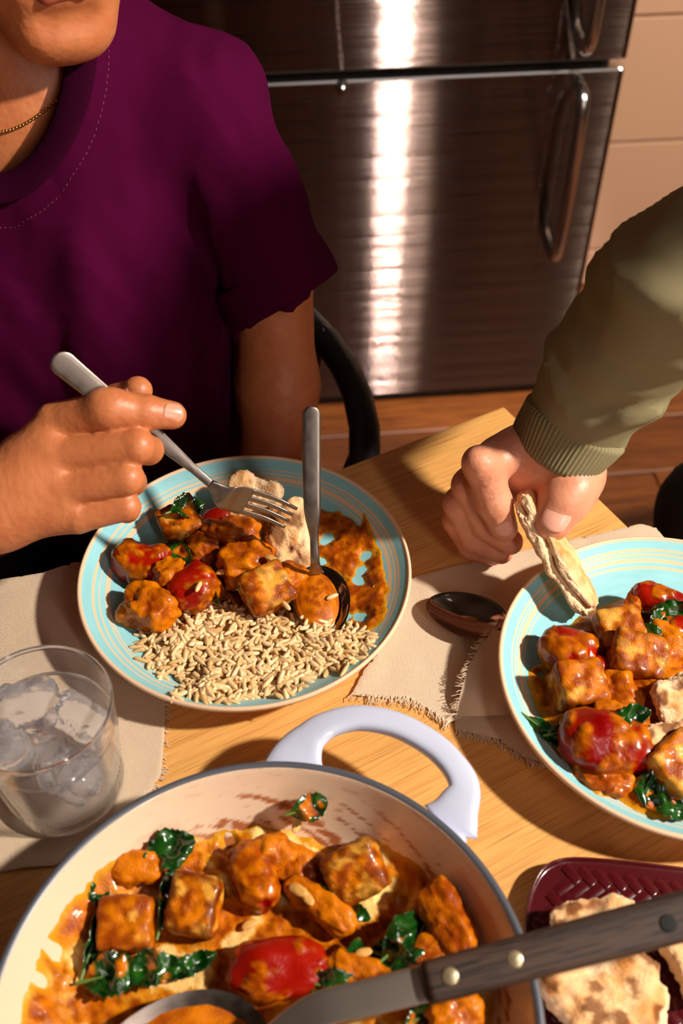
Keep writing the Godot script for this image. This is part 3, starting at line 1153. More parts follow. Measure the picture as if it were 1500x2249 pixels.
func bowl_shape(mb: MB, len_: float, wid: float, deep: float, thick: float) -> void:
	# a spoon bowl around the origin: tip towards +x, handle at -x, hollow upwards
	var nr := 10
	var seg := 40
	for side in 2:
		var base := mb.v.size()
		for k in nr + 1:
			var q := float(k) / nr
			for s in seg:
				var a := TAU * s / seg
				var egg := 1.0 - 0.12 * cos(a)
				var p := Vector3(cos(a) * q * len_ / 2, -deep * (1.0 - q * q), sin(a) * q * wid / 2 * egg)
				if side == 1:
					p.y -= thick * (0.6 + 0.4 * (1.0 - q))
				mb.v.append(p)
		for k in nr:
			for s in seg:
				var s2 := (s + 1) % seg
				if side == 0:
					mb.quad(base + k * seg + s, base + k * seg + s2, base + (k + 1) * seg + s2, base + (k + 1) * seg + s)
				else:
					mb.quad(base + k * seg + s2, base + k * seg + s, base + (k + 1) * seg + s, base + (k + 1) * seg + s2)
	var o := (nr) * seg
	var o2 := (nr + 1) * seg + nr * seg
	for s in seg:
		var s2 := (s + 1) % seg
		mb.quad(o + s2, o2 + s2, o2 + s, o + s)


func strap(path: Array, wid: Array, thk: Array, up: Vector3) -> MB:
	# a flat bar with rounded section along a path
	var mb := MB.new()
	var rings := []
	var n := path.size()
	for k in n:
		var f := float(k) / (n - 1) * (wid.size() - 1)
		var j := mini(int(f), wid.size() - 2)
		var w := lerpf(wid[j], wid[j + 1], f - j)
		var g := float(k) / (n - 1) * (thk.size() - 1)
		var jj := mini(int(g), thk.size() - 2)
		var h := lerpf(thk[jj], thk[jj + 1], g - jj)
		var tv: Vector3 = (path[mini(k + 1, n - 1)] - path[maxi(k - 1, 0)]).normalized()
		var side := tv.cross(up).normalized()
		var u := side.cross(tv)
		var ring := PackedVector3Array()
		for s in 16:
			var a := TAU * s / 16
			var cx := signf(cos(a)) * pow(absf(cos(a)), 0.6)
			var cy := signf(sin(a)) * pow(absf(sin(a)), 0.6)
			ring.append(path[k] + side * cx * w / 2 + u * cy * h / 2)
		rings.append(ring)
	mb.loft(rings)
	return mb


func rounded_end(a: Vector3, dir: Vector3, w: float) -> Array:
	# points beyond a so that a strap ends in a half round, with the widths for them
	var p := []
	var ws := []
	for k in 6:
		var q := PI / 2 * k / 5
		p.append(a + dir * w / 2 * sin(q))
		ws.append(maxf(0.0008, w * cos(q)))
	return [p, ws]


func build_cutlery() -> void:
	build_fork()
	build_plate_spoon()
	build_napkin_spoon()
	build_serving_spoon()


func handle_strap(tail: Vector3, pts: Array, wid: Array, thk: Array, up: Vector3) -> MB:
	var dir: Vector3 = (tail - pts[0]).normalized()
	var e := rounded_end(tail, dir, wid[0])
	var path: Array = e[0]
	var ws: Array = e[1]
	path.reverse()
	ws.reverse()
	var sp := spline([tail] + pts, 8)
	for k in range(1, sp.size()):
		path.append(sp[k])
		var f := float(k) / (sp.size() - 1) * (wid.size() - 1)
		var j := mini(int(f), wid.size() - 2)
		ws.append(lerpf(wid[j], wid[j + 1], f - j))
	var hs := []
	for k in path.size():
		var f := float(k) / (path.size() - 1) * (thk.size() - 1)
		var j := mini(int(f), thk.size() - 2)
		hs.append(minf(lerpf(thk[j], thk[j + 1], f - j), ws[k]))
	var mb := MB.new()
	var rings := []
	var n := path.size()
	for k in n:
		var tv: Vector3 = (path[mini(k + 1, n - 1)] - path[maxi(k - 1, 0)]).normalized()
		var side := tv.cross(up).normalized()
		var u := side.cross(tv)
		var ring := PackedVector3Array()
		for s in 16:
			var a := TAU * s / 16
			ring.append(path[k] + side * signf(cos(a)) * pow(absf(cos(a)), 0.6) * ws[k] / 2 + u * signf(sin(a)) * pow(absf(sin(a)), 0.6) * hs[k] / 2)
		rings.append(ring)
	mb.loft(rings)
	return mb


const FORK_ROLL := 0.85


func build_fork() -> void:
	var t := thing("fork", "steel fork held in the woman's hand over the first plate", "fork")
	var tail := Vector3(-0.1826, 0.2257, -0.5331)
	var up := Vector3(-0.10, 0.72, 0.68)
	var neck := Vector3(-0.0955, 0.1218, -0.5263)
	var root := Vector3(-0.0833, 0.1109, -0.5193)
	var tip := Vector3(-0.0382, 0.0797, -0.5303)
	var h := handle_strap(tail, [Vector3(-0.1549, 0.1920, -0.5313), Vector3(-0.1299, 0.1604, -0.5331), Vector3(-0.1068, 0.1334, -0.5296), neck], [0.0175, 0.0150, 0.0125, 0.0068, 0.0062], [0.0022, 0.0026, 0.003, 0.0034], up)
	put("handle", h.mesh(), M.cutlery, t)
	# the head: a curved palm and four tines
	var ax := (tip - root).normalized()
	var side := ax.cross(Vector3(0.15, 0.85, 0.50)).normalized()
	var nrm := side.cross(ax).normalized()
	side = side.rotated(ax, FORK_ROLL)
	nrm = nrm.rotated(ax, FORK_ROLL)
	var p := MB.new()
	var path := spline([neck, neck.lerp(root, 0.45) - nrm * 0.0015, root - nrm * 0.004, root + ax * 0.010 - nrm * 0.006, root + ax * 0.019 - nrm * 0.0065], 6)
	var w := [0.0062, 0.012, 0.022, 0.0255, 0.0255]
	put("palm", strap(path, w, [0.0034, 0.0026, 0.002, 0.0018, 0.0018], nrm).mesh(), M.cutlery, t)
	for k in 4:
		var off := side * (k - 1.5) * 0.0066
		var a := root + ax * 0.017 - nrm * 0.0065 + off
		var tp := tip + off * 0.95 - nrm * 0.001
		var mid := a.lerp(tp, 0.55) - nrm * 0.0025
		put("tine", strap(spline([a, mid, tp], 6), [0.0046, 0.0038, 0.0026], [0.0018, 0.0018, 0.0014], nrm).mesh(), M.cutlery, t)


func build_plate_spoon() -> void:
	var t := thing("spoon", "steel spoon standing in the rice of the first plate with sauce in its bowl", "spoon")
	var bowl_at := Vector3(-0.0162, 0.0260, -0.4945)
	var up := Vector3(0.1, 0.6, 0.8)
	var tail := Vector3(-0.0215, 0.1561, -0.5618)
	var kn := Vector3(-0.0219, 0.0928, -0.5280)
	var nk := Vector3(-0.0205, 0.0507, -0.5118)
	var h := handle_strap(tail, [Vector3(-0.0220, 0.1267, -0.5458), kn, Vector3(-0.0209, 0.0700, -0.5202), nk, bowl_at + Vector3(-0.004, 0.006, -0.022)], [0.0136, 0.0140, 0.0128, 0.0066, 0.0072, 0.0125], [0.0030, 0.0032, 0.0034, 0.0036, 0.0034, 0.002], up)
	put("handle", h.mesh(), M.cutlery, t)
	var b := MB.new()
	bowl_shape(b, 0.064, 0.046, 0.010, 0.0014)
	var o := put("bowl", b.mesh(), M.polished, t)
	var x := (bowl_at - nk).normalized()
	x = Vector3(0.10, -0.16, 0.98).normalized()
	var z := x.cross(Vector3(0.12, 1, 0.1)).normalized()
	o.transform = Transform3D(Basis(x, z.cross(x).normalized(), z), bowl_at + Vector3(0, 0.002, 0.002))
	# sauce in the bowl, as a part of what it holds it stays a thing of its own
	var n := noise(90.0, 77, 3)
	var sc := MB.new()
	for k in 11:
		for s in 30:
			var a := TAU * s / 30
			var q := k / 10.0
			var p := Vector3(cos(a) * q * 0.026, -0.0045 + 0.0055 * (1.0 - q * q) , sin(a) * q * 0.0172)
			p.y += n.get_noise_3dv(p) * 0.0012
			sc.v.append(p + Vector3(-0.002, 0.001, 0.0025))
			sc.c.append(sauce_color(n.get_noise_3d(p.x * 1.5, 5.0, p.z * 1.5)))
	sc.lattice(11, 30, 0, true)
	var so := put("curry_sauce", sc.mesh(1), M.sauce)
	so.transform = o.transform
	tag(so, "spoonful of orange curry sauce in the standing spoon's bowl", "sauce")


func build_napkin_spoon() -> void:
	var t := thing("spoon", "large steel spoon lying on the beige napkin, its handle under the fold", "spoon")
	var c := Vector3(0.0978, 0.0120, -0.4896)
	var x := (Vector3(0.0661, 0.0120, -0.5007) - Vector3(0.1288, 0.0120, -0.4747)).normalized()
	var b := MB.new()
	bowl_shape(b, 0.067, 0.044, 0.0085, 0.0014)
	var dm: StandardMaterial3D = M.polished
	var o := put("bowl", b.mesh(), dm, t)
	var z := x.cross(Vector3.UP).normalized()
	o.transform = Transform3D(Basis(x, z.cross(x).normalized(), z), c + Vector3(0, 0.0015, 0))
	var a := c - x * 0.030 + Vector3(0, 0.001, 0)
	put("handle", handle_strap(a - x * 0.085 + Vector3(0, -0.004, 0), [a - x * 0.055 + Vector3(0, -0.002, 0), a - x * 0.025, a + x * 0.006], [0.013, 0.012, 0.008, 0.012], [0.0026, 0.003, 0.003, 0.0016], Vector3.UP).mesh(), dm, t)


func build_serving_spoon() -> void:
	var t := thing("serving_spoon", "serving spoon with dark riveted wooden handle lying across the pan", "spoon")
	var a := Vector3(0.0437, 0.0720, -0.1937)
	var e := Vector3(0.2176, 0.0980, -0.2274)
	var ax := (e - a).normalized()
	var wood := mat(255, 255, 255, 0.62)
	wood.albedo_texture = tex(grain_image(512, 128, Color(0.30, 0.21, 0.16), Color(0.09, 0.05, 0.04), 13, 1.6))
	tri_map(wood, Vector3(4, 9, 9))
	var up := Vector3(-0.05, 1, 0.25)
	var side := ax.cross(up).normalized()
	var u := side.cross(ax).normalized()
	var bs := Basis(ax, u, side)
	var inv := bs.transposed()
	var L := a.distance_to(e)
	var h := strap(spline([Vector3(0, 0, 0), Vector3(L * 0.3, 0.0005, 0), Vector3(L * 0.6, 0, 0), Vector3(L, -0.001, 0)], 8), [0.0215, 0.0225, 0.0235, 0.025, 0.027], [0.013, 0.0135, 0.014, 0.014], Vector3.UP)
	var ho := put("wooden_handle", h.mesh(), wood, t)
	ho.transform = Transform3D(bs, a)
	var brass := mat(214, 196, 160, 0.35, 0.8)
	for p in [Vector3(0.0565, 0.0790, -0.1947), Vector3(0.0909, 0.0850, -0.2012)]:
		var r := MB.new()
		r.lathe([Vector2(0, 0.0012), Vector2(0.0036, 0.0009), Vector2(0.0047, 0.0), Vector2(0.0047, -0.004)], 20)
		var o := put("rivet", r.mesh(2), brass, t)
		var l: Vector3 = inv * (p - a)
		o.transform = Transform3D(bs, a + bs * Vector3(l.x, 0.0068, l.z))
	var hl := MB.new()  # dark disc laid on the wood for the shade inside the hole
	hl.lathe([Vector2(0, 0.0003), Vector2(0.0040, 0.0003), Vector2(0.0046, 0.0), Vector2(0.0046, -0.004)], 20)
	var lo := put("hole_shade_disc", hl.mesh(2), mat(12, 8, 6, 0.8), t)
	var ll := inv * (Vector3(0.1728, 0.0950, -0.2156) - a)
	lo.transform = Transform3D(bs, a + bs * Vector3(ll.x, 0.0070, ll.z))
	var blade := mat(196, 186, 176, 0.42, 1.0)
	var sh := Vector3(-0.0161, 0.0600, -0.1836)
	var nk := Vector3(-0.0419, 0.0460, -0.1702)
	put("shank", strap(spline([a + ax * 0.004, a.lerp(sh, 0.5) + Vector3(0, 0.0005, 0), sh, nk, Vector3(-0.0520, 0.0370, -0.1650)], 6), [0.0190, 0.0186, 0.0180, 0.0170, 0.014], [0.003, 0.003, 0.003, 0.0028, 0.002], up).mesh(), blade, t)
	var b := MB.new()
	bowl_shape(b, 0.110, 0.078, 0.016, 0.0016)
	var bo := put("bowl", b.mesh(), M.cutlery, t)
	var x := Vector3(-0.92, 0.05, 0.35).normalized()
	var z := x.cross(Vector3(0.1, 1, 0.05)).normalized()
	bo.transform = Transform3D(Basis(x, z.cross(x).normalized(), z), Vector3(-0.0915, 0.0320, -0.1614))
	var n := noise(70.0, 79, 3)
	var sc := MB.new()
	for k in 15:
		for s in 44:
			var an := TAU * s / 44
			var q := k / 14.0
			var p := Vector3(cos(an) * q * 0.050, -0.0052 + 0.003 * (1.0 - q * q), sin(an) * q * 0.0345)
			p.y += n.get_noise_3dv(p) * 0.0014
			sc.v.append(p)
			sc.c.append(sauce_color(n.get_noise_3d(p.x, 9.0, p.z) + 0.1))
	sc.lattice(15, 44, 0, true)
	var so := put("curry_sauce", sc.mesh(1), M.sauce)
	so.transform = bo.transform
	tag(so, "pool of orange curry sauce filling the bowl of the serving spoon", "sauce")


func sauce_color(t: float) -> Color:
	return lin(142, 60, 4).lerp(lin(202, 112, 10), clampf(t * 1.2 + 0.45, 0.0, 1.0))


const CHEESE := "cheese cube"


func cheese(at: Vector3, half: Vector3, turn: Vector3, bare: float, char_: float, label: String, group: String, sd: int) -> void:
	# a fried cheese cube: pale where bare, orange where sauced, browned along its edges
	var n := noise(60.0, 300 + sd, 3)
	var n2 := noise(140.0, 400 + sd, 2)
	var pale := lin(226, 164, 62)
	var brown := lin(96, 38, 10)
	var b := blob(18, half, 9.0, func(d, p): return n.get_noise_3dv(p * 1.1) * half.x * 0.10 + n2.get_noise_3dv(p) * 0.0009, func(d, p):
		var e: float = 1.0 - minf(minf(absf(absf(p.x) - half.x) + absf(absf(p.y) - half.y), absf(absf(p.y) - half.y) + absf(absf(p.z) - half.z)), absf(absf(p.x) - half.x) + absf(absf(p.z) - half.z)) / half.x
		var c := sauce_color(n2.get_noise_3dv(p * 0.6) * 1.4)
		c = c.lerp(pale, smoothstep(0.88 - bare, 1.12 - bare, n.get_noise_3dv(p * 0.8 + Vector3(3, 0, 0)) * 0.9 + 0.45) * 0.85)
		return c.lerp(brown, clampf(smoothstep(0.45, 0.95, e + n.get_noise_3dv(p * 2.0) * 0.7) * char_, 0.0, 0.85)))
	var o := put("cheese_cube", b.mesh(), M.sauce)
	o.transform = Transform3D(Basis.from_euler(turn), at)
	tag(o, label, CHEESE, group)


func tomato(at: Vector3, half: Vector3, turn: Vector3, sauced: float, label: String, group: String, sd: int) -> void:
	var n := noise(38.0, 500 + sd, 3)
	var n2 := noise(120.0, 600 + sd, 2)
	var b := blob(18, half, 2.5, func(d, p):
		var s := smoothstep(0.36 - sauced, 0.46 - sauced, n.get_noise_3dv(p) * 0.8 + 0.25 + n2.get_noise_3dv(p) * 0.10)
		return n.get_noise_3dv(p * 0.6 + Vector3(5, 0, 0)) * half.y * 0.30 + s * (0.0012 + n2.get_noise_3dv(p) * 0.0011), func(d, p):
		var s := smoothstep(0.34 - sauced, 0.48 - sauced, n.get_noise_3dv(p) * 0.8 + 0.25 + n2.get_noise_3dv(p) * 0.10)
		var red := lin(118, 8, 4).lerp(lin(158, 24, 8), clampf(n.get_noise_3dv(p * 0.5) + 0.4, 0.0, 1.0))
		return red.lerp(sauce_color(n2.get_noise_3dv(p) * 0.9 - 0.15), s))
	var o := put("tomato_piece", b.mesh(), M.wet)
	o.transform = Transform3D(Basis.from_euler(turn), at)
	tag(o, label, "tomato", group)


func lump(at: Vector3, half: Vector3, turn: Vector3, label: String, category: String, group: String, sd: int, tone := 0.0) -> void:
	# a piece of vegetable wholly covered with sauce
	var n := noise(45.0, 700 + sd, 3)
	var n2 := noise(150.0, 800 + sd, 2)
	var b := blob(18, half, 3.0, func(d, p): return n.get_noise_3dv(p) * half.y * 0.42 + n2.get_noise_3dv(p) * 0.0012, func(d, p):
		return sauce_color(n.get_noise_3dv(p * 0.8) * 1.1 + n2.get_noise_3dv(p) * 0.5 + tone))
	var o := put("curry_piece", b.mesh(), M.sauce)
	o.transform = Transform3D(Basis.from_euler(turn), at)
	tag(o, label, category, group)


func leaf(at: Vector3, l: float, w: float, turn: Vector3, curl: float, label: String, group: String, sd: int, sauced := 0.2) -> void:
	# a wilted spinach leaf: a creased sheet with a rib
	var n := noise(50.0, 900 + sd, 2)
	var n2 := noise(90.0, 950 + sd, 2)
	var t := thing("spinach_leaf", label, "spinach", at, 0.0, group)
	t.rotation = turn
	var mb := MB.new()
	var rows := 26
	var cols := 17
	for r in rows:
		var u := float(r) / (rows - 1)
		var wid := w * pow(sin(PI * clampf(u * 0.94 + 0.03, 0.0, 1.0)), 0.75) * (1.0 + 0.25 * n.get_noise_1d(r * 0.02 + sd))
		for k in cols:
			var s := float(k) / (cols - 1) * 2.0 - 1.0
			var p := Vector3((u - 0.5) * l, 0, s * wid / 2)
			p.y = curl * (l * 0.5) * (1.0 - pow(u * 2.0 - 1.0, 2.0)) + absf(s) * wid * 0.22 + n.get_noise_3dv(p * 1.1) * w * 0.30 + n2.get_noise_3dv(p) * 0.0016
			mb.v.append(p)
			var g := lin(6, 34, 8).lerp(lin(30, 82, 20), clampf(n2.get_noise_3dv(p * 0.7) + 0.35 + (0.5 if absf(s) < 0.08 else 0.0), 0.0, 1.0))
			mb.c.append(g.lerp(sauce_color(n2.get_noise_3dv(p)), smoothstep(0.72 - sauced, 0.84 - sauced, n.get_noise_3dv(p + Vector3(2, 0, 0)) * 0.8 + 0.3)))
	mb.lattice(rows, cols, 0, false)
	put("blade", thicken(mb, 0.0006).mesh(), M.leaf, t)
	var st := MB.new()
	st.tube([Vector3(-l * 0.64, 0.0, 0), Vector3(-l * 0.5, 0.0005, 0), Vector3(-l * 0.2, curl * l * 0.40, 0)], [0.0009, 0.0011, 0.0006], 7)
	put("stalk", st.mesh(), M.stalk, t)


func bread(at: Vector3, half: Vector3, basis: Basis, toast: float, label: String, group: String, sd: int, groove := 0.0) -> void:
	# a torn piece of flatbread: browned faces across y, torn crumb round its edge, an air pocket where it was torn
	var n := noise(55.0, 1000 + sd, 3)
	var n2 := noise(190.0, 1100 + sd, 3)
	var n3 := noise(26.0, 1200 + sd, 3)
	var b := blob(32, half, 4.5, func(d, p):
		var torn := 1.0 - smoothstep(0.5, 0.9, absf(p.y) / half.y)
		var e := n3.get_noise_3d(p.x, p.y * 0.3, p.z) * half.z * 0.26 + n.get_noise_3dv(p) * 0.0012 + n2.get_noise_3dv(p) * 0.0016 * (0.25 + torn)
		if groove > 0.0 and d.z > 0.0:
			e -= groove * exp(-pow((p.y + 0.0035 * sin(p.x * 90.0)) / (half.y * 0.22), 2.0)) * smoothstep(-0.25, 0.25, n3.get_noise_2d(p.x * 1.5, 3.0) + 0.12)
		return e, func(d, p):
		var face := smoothstep(0.55, 0.85, absf(p.y) / half.y)
		var crust := lin(234, 190, 140).lerp(lin(206, 138, 74), clampf(n.get_noise_3d(p.x, 0, p.z) * 1.3 + 0.30, 0.0, 1.0))
		var scorch := smoothstep(0.60 - toast, 0.80 - toast, n3.get_noise_3d(p.x * 1.7, 8.0, p.z * 1.7) * 0.7 + n.get_noise_3d(p.x, 4.0, p.z) * 0.35 + 0.1)
		crust = crust.lerp(lin(98, 48, 18), scorch * 0.85)
		return lin(234, 198, 158).lerp(crust, face))
	var o := put("flatbread", b.mesh(), M.bread)
	o.transform = Transform3D(basis, at)
	tag(o, label, "bread", group)


func nut(at: Vector3, turn: Vector3, l: float, label: String, group: String) -> void:
	var n := noise(200.0, 77, 2)
	var b := blob(8, Vector3(l / 2, l * 0.13, l * 0.24), 2.3, func(d, p): return n.get_noise_3dv(p) * 0.0003 - 0.0006 * absf(p.x) / l)
	var o := put("almond_flake", b.mesh(), M.almond)
	o.transform = Transform3D(Basis.from_euler(turn), at)
	tag(o, label, "nut", group)


func sauce_sheet(called: String, poly: Array, step: float, bed: Callable, thick: float, holes: Array, oil: float, sd: int, creamy := 0.0, tone := 0.0, ragged := 1.0) -> MeshInstance3D:
	# sauce poured over a bed: thick inside, running out below the bed's surface at its border and in its holes
	var n := noise(38.0, 1300 + sd, 4)
	var n2 := noise(130.0, 1350 + sd, 3)
	var n3 := noise(22.0, 1380 + sd, 4)
	var amount := func(p: Vector2, d: float) -> float:
		var e := d + (n.get_noise_2dv(p) * 0.006 + n2.get_noise_2dv(p) * 0.0015) * ragged
		for h in holes:
			e = minf(e, p.distance_to(h[0]) - float(h[1]) * (0.74 + 0.7 * n.get_noise_2dv(p * 1.6)))
		return e
	var mb := sheet_over(poly, step, 0.008, func(p, d):
		var e: float = (amount as Callable).call(p, d)
		var t := thick * clampf(e / maxf(0.006, thick * 1.2), -0.6, 1.0)
		return float(bed.call(p)) + t + (n.get_noise_2dv(p * 1.4) * 0.0016 + n2.get_noise_2dv(p) * 0.0008) * clampf(e / 0.005, 0.0, 1.0), func(p, d):
		var e: float = (amount as Callable).call(p, d)
		var c := sauce_color(n.get_noise_2dv(p * 1.8) * 0.9 + n2.get_noise_2dv(p) * 0.6 + tone)
		if creamy > 0.0:
			var k := smoothstep(0.34 - creamy, 0.80 - creamy, n3.get_noise_2d(p.x + n.get_noise_2dv(p) * 0.012, p.y + n.get_noise_2dv(p + Vector2(3, 3)) * 0.012) + 0.14)
			c = c.lerp(lin(224, 150, 34), k).lerp(lin(238, 196, 120), smoothstep(0.75, 1.0, k))
		return c.lerp(lin(206, 150, 26), (1.0 - smoothstep(0.0, oil, e)) * 0.8))
	return put(called, mb.mesh(1), M.sauce)


func rice_grain_mesh() -> ArrayMesh:
	var b := MB.new()
	var rings := []
	for k in 9:
		var u := sin((k / 8.0 - 0.5) * PI)
		var ring := PackedVector3Array()
		var r := 0.5 * pow(maxf(0.0, 1.0 - pow(absf(u), 3.4)), 0.5) + 0.05
		for s in 7:
			var a := TAU * s / 7
			ring.append(Vector3(u * 0.5, cos(a) * r + 0.10 * (1.0 - u * u) - 0.05, sin(a) * r))
		rings.append(ring)
	b.loft(rings)
	return b.mesh()


func build_food_first_plate() -> void:
	M.wet = vmat(0.3, 0.22)
	M.leaf = vmat(0.25, 0.5)
	M.stalk = mat(92, 120, 50, 0.4)
	M.almond = mat(214, 160, 84, 0.5)
	M.bread = vmat(0.85)
	M.bread.metallic_specular = 0.2
	M.sauce.metallic_specular = 0.3
	M.wet.metallic_specular = 0.38
	for q in [[M.bread, 24.0, 0.05], [M.sauce, 34.0, 0.03], [M.wet, 20.0, 0.015]]:
		q[0].heightmap_enabled = true
		q[0].heightmap_texture = M.skin_relief
		q[0].heightmap_scale = q[2]
		tri_map(q[0], Vector3.ONE * q[1])
	var py := 0.002
	var pc := Vector2(-0.0758, -0.5186)
	var bed := func(p: Vector2) -> float: return py + prof_y(PLATE_IN, p.distance_to(pc))
	var g := "curry on the first plate"
	# sauce: the wiped smear on the right, and a thin layer under the pieces
	var smear := [Vector2(-0.0233, -0.5985), Vector2(-0.0170, -0.6003), Vector2(-0.0038, -0.5954), Vector2(0.0076, -0.5855), Vector2(0.0151, -0.5770), Vector2(0.0183, -0.5854), Vector2(0.0234, -0.5803), Vector2(0.0268, -0.5622), Vector2(0.0339, -0.5396), Vector2(0.0358, -0.5194), Vector2(0.0381, -0.5047), Vector2(0.0329, -0.4874), Vector2(0.0336, -0.4791), Vector2(0.0277, -0.4679), Vector2(0.0188, -0.4650), Vector2(0.0030, -0.4756), Vector2(-0.0040, -0.4931), Vector2(-0.0183, -0.4986), Vector2(-0.0224, -0.5365), Vector2(-0.0245, -0.5709)]
	var holes := [[Vector3(-0.0138, 0.0157, -0.5691), 0.0075], [Vector3(-0.0159, 0.0144, -0.5460), 0.0065], [Vector3(-0.0039, 0.0148, -0.5285), 0.0075], [Vector3(0.0206, 0.0212, -0.5472), 0.0075], [Vector3(0.0156, 0.0184, -0.5325), 0.0060], [Vector3(0.0136, 0.0175, -0.5227), 0.0058], [Vector3(0.0137, 0.0193, -0.4853), 0.0075], [Vector3(0.0031, 0.0164, -0.4868), 0.0050]]
	var hs := []
	for h in holes:
		hs.append([Vector2(h[0].x, h[0].z), h[1]])
	tag(sauce_sheet("curry_sauce", smear, 0.0014, bed, 0.0036, hs, 0.003, 1, 0.0, -0.28, 0.6), "smear of orange curry sauce wiped over the right side of the first plate", "sauce")
	var pool := [Vector2(-0.1186, -0.5769), Vector2(-0.0888, -0.5875), Vector2(-0.0571, -0.5669), Vector2(-0.0338, -0.5466), Vector2(-0.0223, -0.5269), Vector2(-0.0111, -0.5030), Vector2(-0.0181, -0.4804), Vector2(-0.0538, -0.4902), Vector2(-0.0825, -0.4950), Vector2(-0.1107, -0.4905), Vector2(-0.1309, -0.4812), Vector2(-0.1488, -0.4847), Vector2(-0.1512, -0.5031), Vector2(-0.1494, -0.5174), Vector2(-0.1229, -0.5422)]
	tag(sauce_sheet("curry_sauce", pool, 0.002, bed, 0.0035, [], 0.003, 2, 0.0, -0.2), "orange curry sauce under the pieces in the middle of the first plate", "sauce")
	cheese(Vector3(-0.1324, 0.0300, -0.5721), Vector3(0.0165, 0.0145, 0.0150), Vector3(0.3, 0.5, 0.2), 0.35, 0.5, "cheese cube wrapped in a dark leaf at the far left of the first plate", g, 1)
	leaf(Vector3(-0.1274, 0.0450, -0.5764), 0.030, 0.022, Vector3(0.5, 0.5, -0.35), 0.10, "dark spinach leaf on the farthest left cheese cube of the first plate", g, 1, 0.12)
	leaf(Vector3(-0.1355, 0.0360, -0.5624), 0.020, 0.010, Vector3(0.8, 2.6, 0.0), 0.15, "small leaf scrap at the near side of the leaf-wrapped cheese cube", g, 2, 0.1)
	tomato(Vector3(-0.1571, 0.0290, -0.5303), Vector3(0.0255, 0.0155, 0.0165), Vector3(0.1, -0.25, -0.05), 0.06, "plump red tomato half coated with sauce at the left of the first plate", g, 1)
	tomato(Vector3(-0.1145, 0.0300, -0.5038), Vector3(0.0195, 0.0150, 0.0175), Vector3(0.2, 0.7, 0.2), 0.10, "bright red tomato piece with one rice grain on it beside the rice", g, 2)
	lump(Vector3(-0.1348, 0.0350, -0.5136), Vector3(0.0130, 0.0110, 0.0120), Vector3(0, 0.4, 0), "sauce-covered piece lying between the two red tomatoes of the first plate", "vegetable", g, 1, 0.1)
	lump(Vector3(-0.1490, 0.0280, -0.4862), Vector3(0.0220, 0.0150, 0.0170), Vector3(0.1, -0.3, 0.15), "big orange sauced chunk at the lower left of the first plate", "vegetable", g, 2, 0.15)
	leaf(Vector3(-0.1307, 0.0330, -0.5392), 0.034, 0.015, Vector3(0.35, -0.75, 0.1), 0.10, "wilted spinach leaf between the tomato and the middle chunks of the first plate", g, 3, 0.3)
	leaf(Vector3(-0.1000, 0.0300, -0.5000), 0.030, 0.010, Vector3(0.7, -1.0, 0.2), 0.15, "thin spinach strand right of the bright red tomato piece", g, 4, 0.3)
	lump(Vector3(-0.0911, 0.0300, -0.5575), Vector3(0.0240, 0.0150, 0.0150), Vector3(0.0, -0.2, 0.1), "dark sauced chunk under the fork on the first plate", "vegetable", g, 3, -0.35)
	lump(Vector3(-0.0759, 0.0330, -0.5263), Vector3(0.0225, 0.0160, 0.0180), Vector3(0.1, 0.5, -0.1), "large rust-coloured chunk in the middle of the first plate", "vegetable", g, 4, -0.1)
	lump(Vector3(-0.1107, 0.0260, -0.5438), Vector3(0.0140, 0.0120, 0.0150), Vector3(0.2, 0.1, 0.2), "small dark chunk left of the middle chunk on the first plate", "vegetable", g, 5, -0.3)
	tomato(Vector3(-0.1043, 0.0300, -0.5782), Vector3(0.0130, 0.0060, 0.0090), Vector3(0.4, 0.3, 0.3), -0.2, "small red tomato sliver just behind the fork", g, 3)
	cheese(Vector3(-0.0584, 0.0330, -0.4991), Vector3(0.0185, 0.0150, 0.0170), Vector3(0.45, 0.55, 0.1), 0.45, 0.5, "browned cheese cube at the edge of the rice next to the spoon", g, 2)
	lump(Vector3(-0.0434, 0.0260, -0.5145), Vector3(0.0160, 0.0110, 0.0130), Vector3(0, 0.9, 0), "sauced piece between the browned cheese cube and the spoon", "vegetable", g, 6, -0.1)
	leaf(Vector3(-0.0739, 0.0420, -0.5035), 0.020, 0.008, Vector3(0.9, 1.1, 0.0), 0.1, "narrow leaf scrap leaning on the browned cheese cube", g, 5, 0.2)
	# bread
	var lean := Basis(Vector3.UP, -0.45) * Basis(Vector3.RIGHT, 0.75)
	bread(Vector3(-0.0739, 0.0360, -0.5879), Vector3(0.0240, 0.0080, 0.0260), lean, 0.38, "torn flatbread piece with a browned top leaning behind the fork", g, 1)
	bread(Vector3(-0.0608, 0.0370, -0.5922), Vector3(0.0090, 0.0070, 0.0180), Basis(Vector3.UP, -1.0) * Basis(Vector3.RIGHT, 0.9), 0.10, "narrow torn flatbread strip standing at the far rim of the first plate", g, 2)
	bread(Vector3(-0.0404, 0.0360, -0.5477), Vector3(0.0180, 0.0085, 0.0350), Basis(Vector3.UP, 0.10) * Basis(Vector3.RIGHT, 0.55) * Basis(Vector3.BACK, 0.25), 0.42, "long torn flatbread piece standing left of the spoon handle", g, 3)
	for q in [[Vector3(0.0369, 0.0220, -0.5269), Vector3(0.4, 1.0, 0.2), 0.0115, "almond flake at the right end of the sauce smear, nearest the rim"], [Vector3(0.0277, 0.0220, -0.5113), Vector3(0.2, 0.9, 0.1), 0.0115, "almond flake lying in the sauce smear below the rim"], [Vector3(-0.0548, 0.0500, -0.5169), Vector3(0.2, -0.5, 0.1), 0.0110, "almond flake on top of the large rust-coloured chunk"], [Vector3(-0.0933, 0.0400, -0.5118), Vector3(0.1, 0.1, 0.2), 0.0100, "pale almond flake left of the large rust-coloured chunk"]]:
		nut(q[0], q[1], q[2], q[3], g)
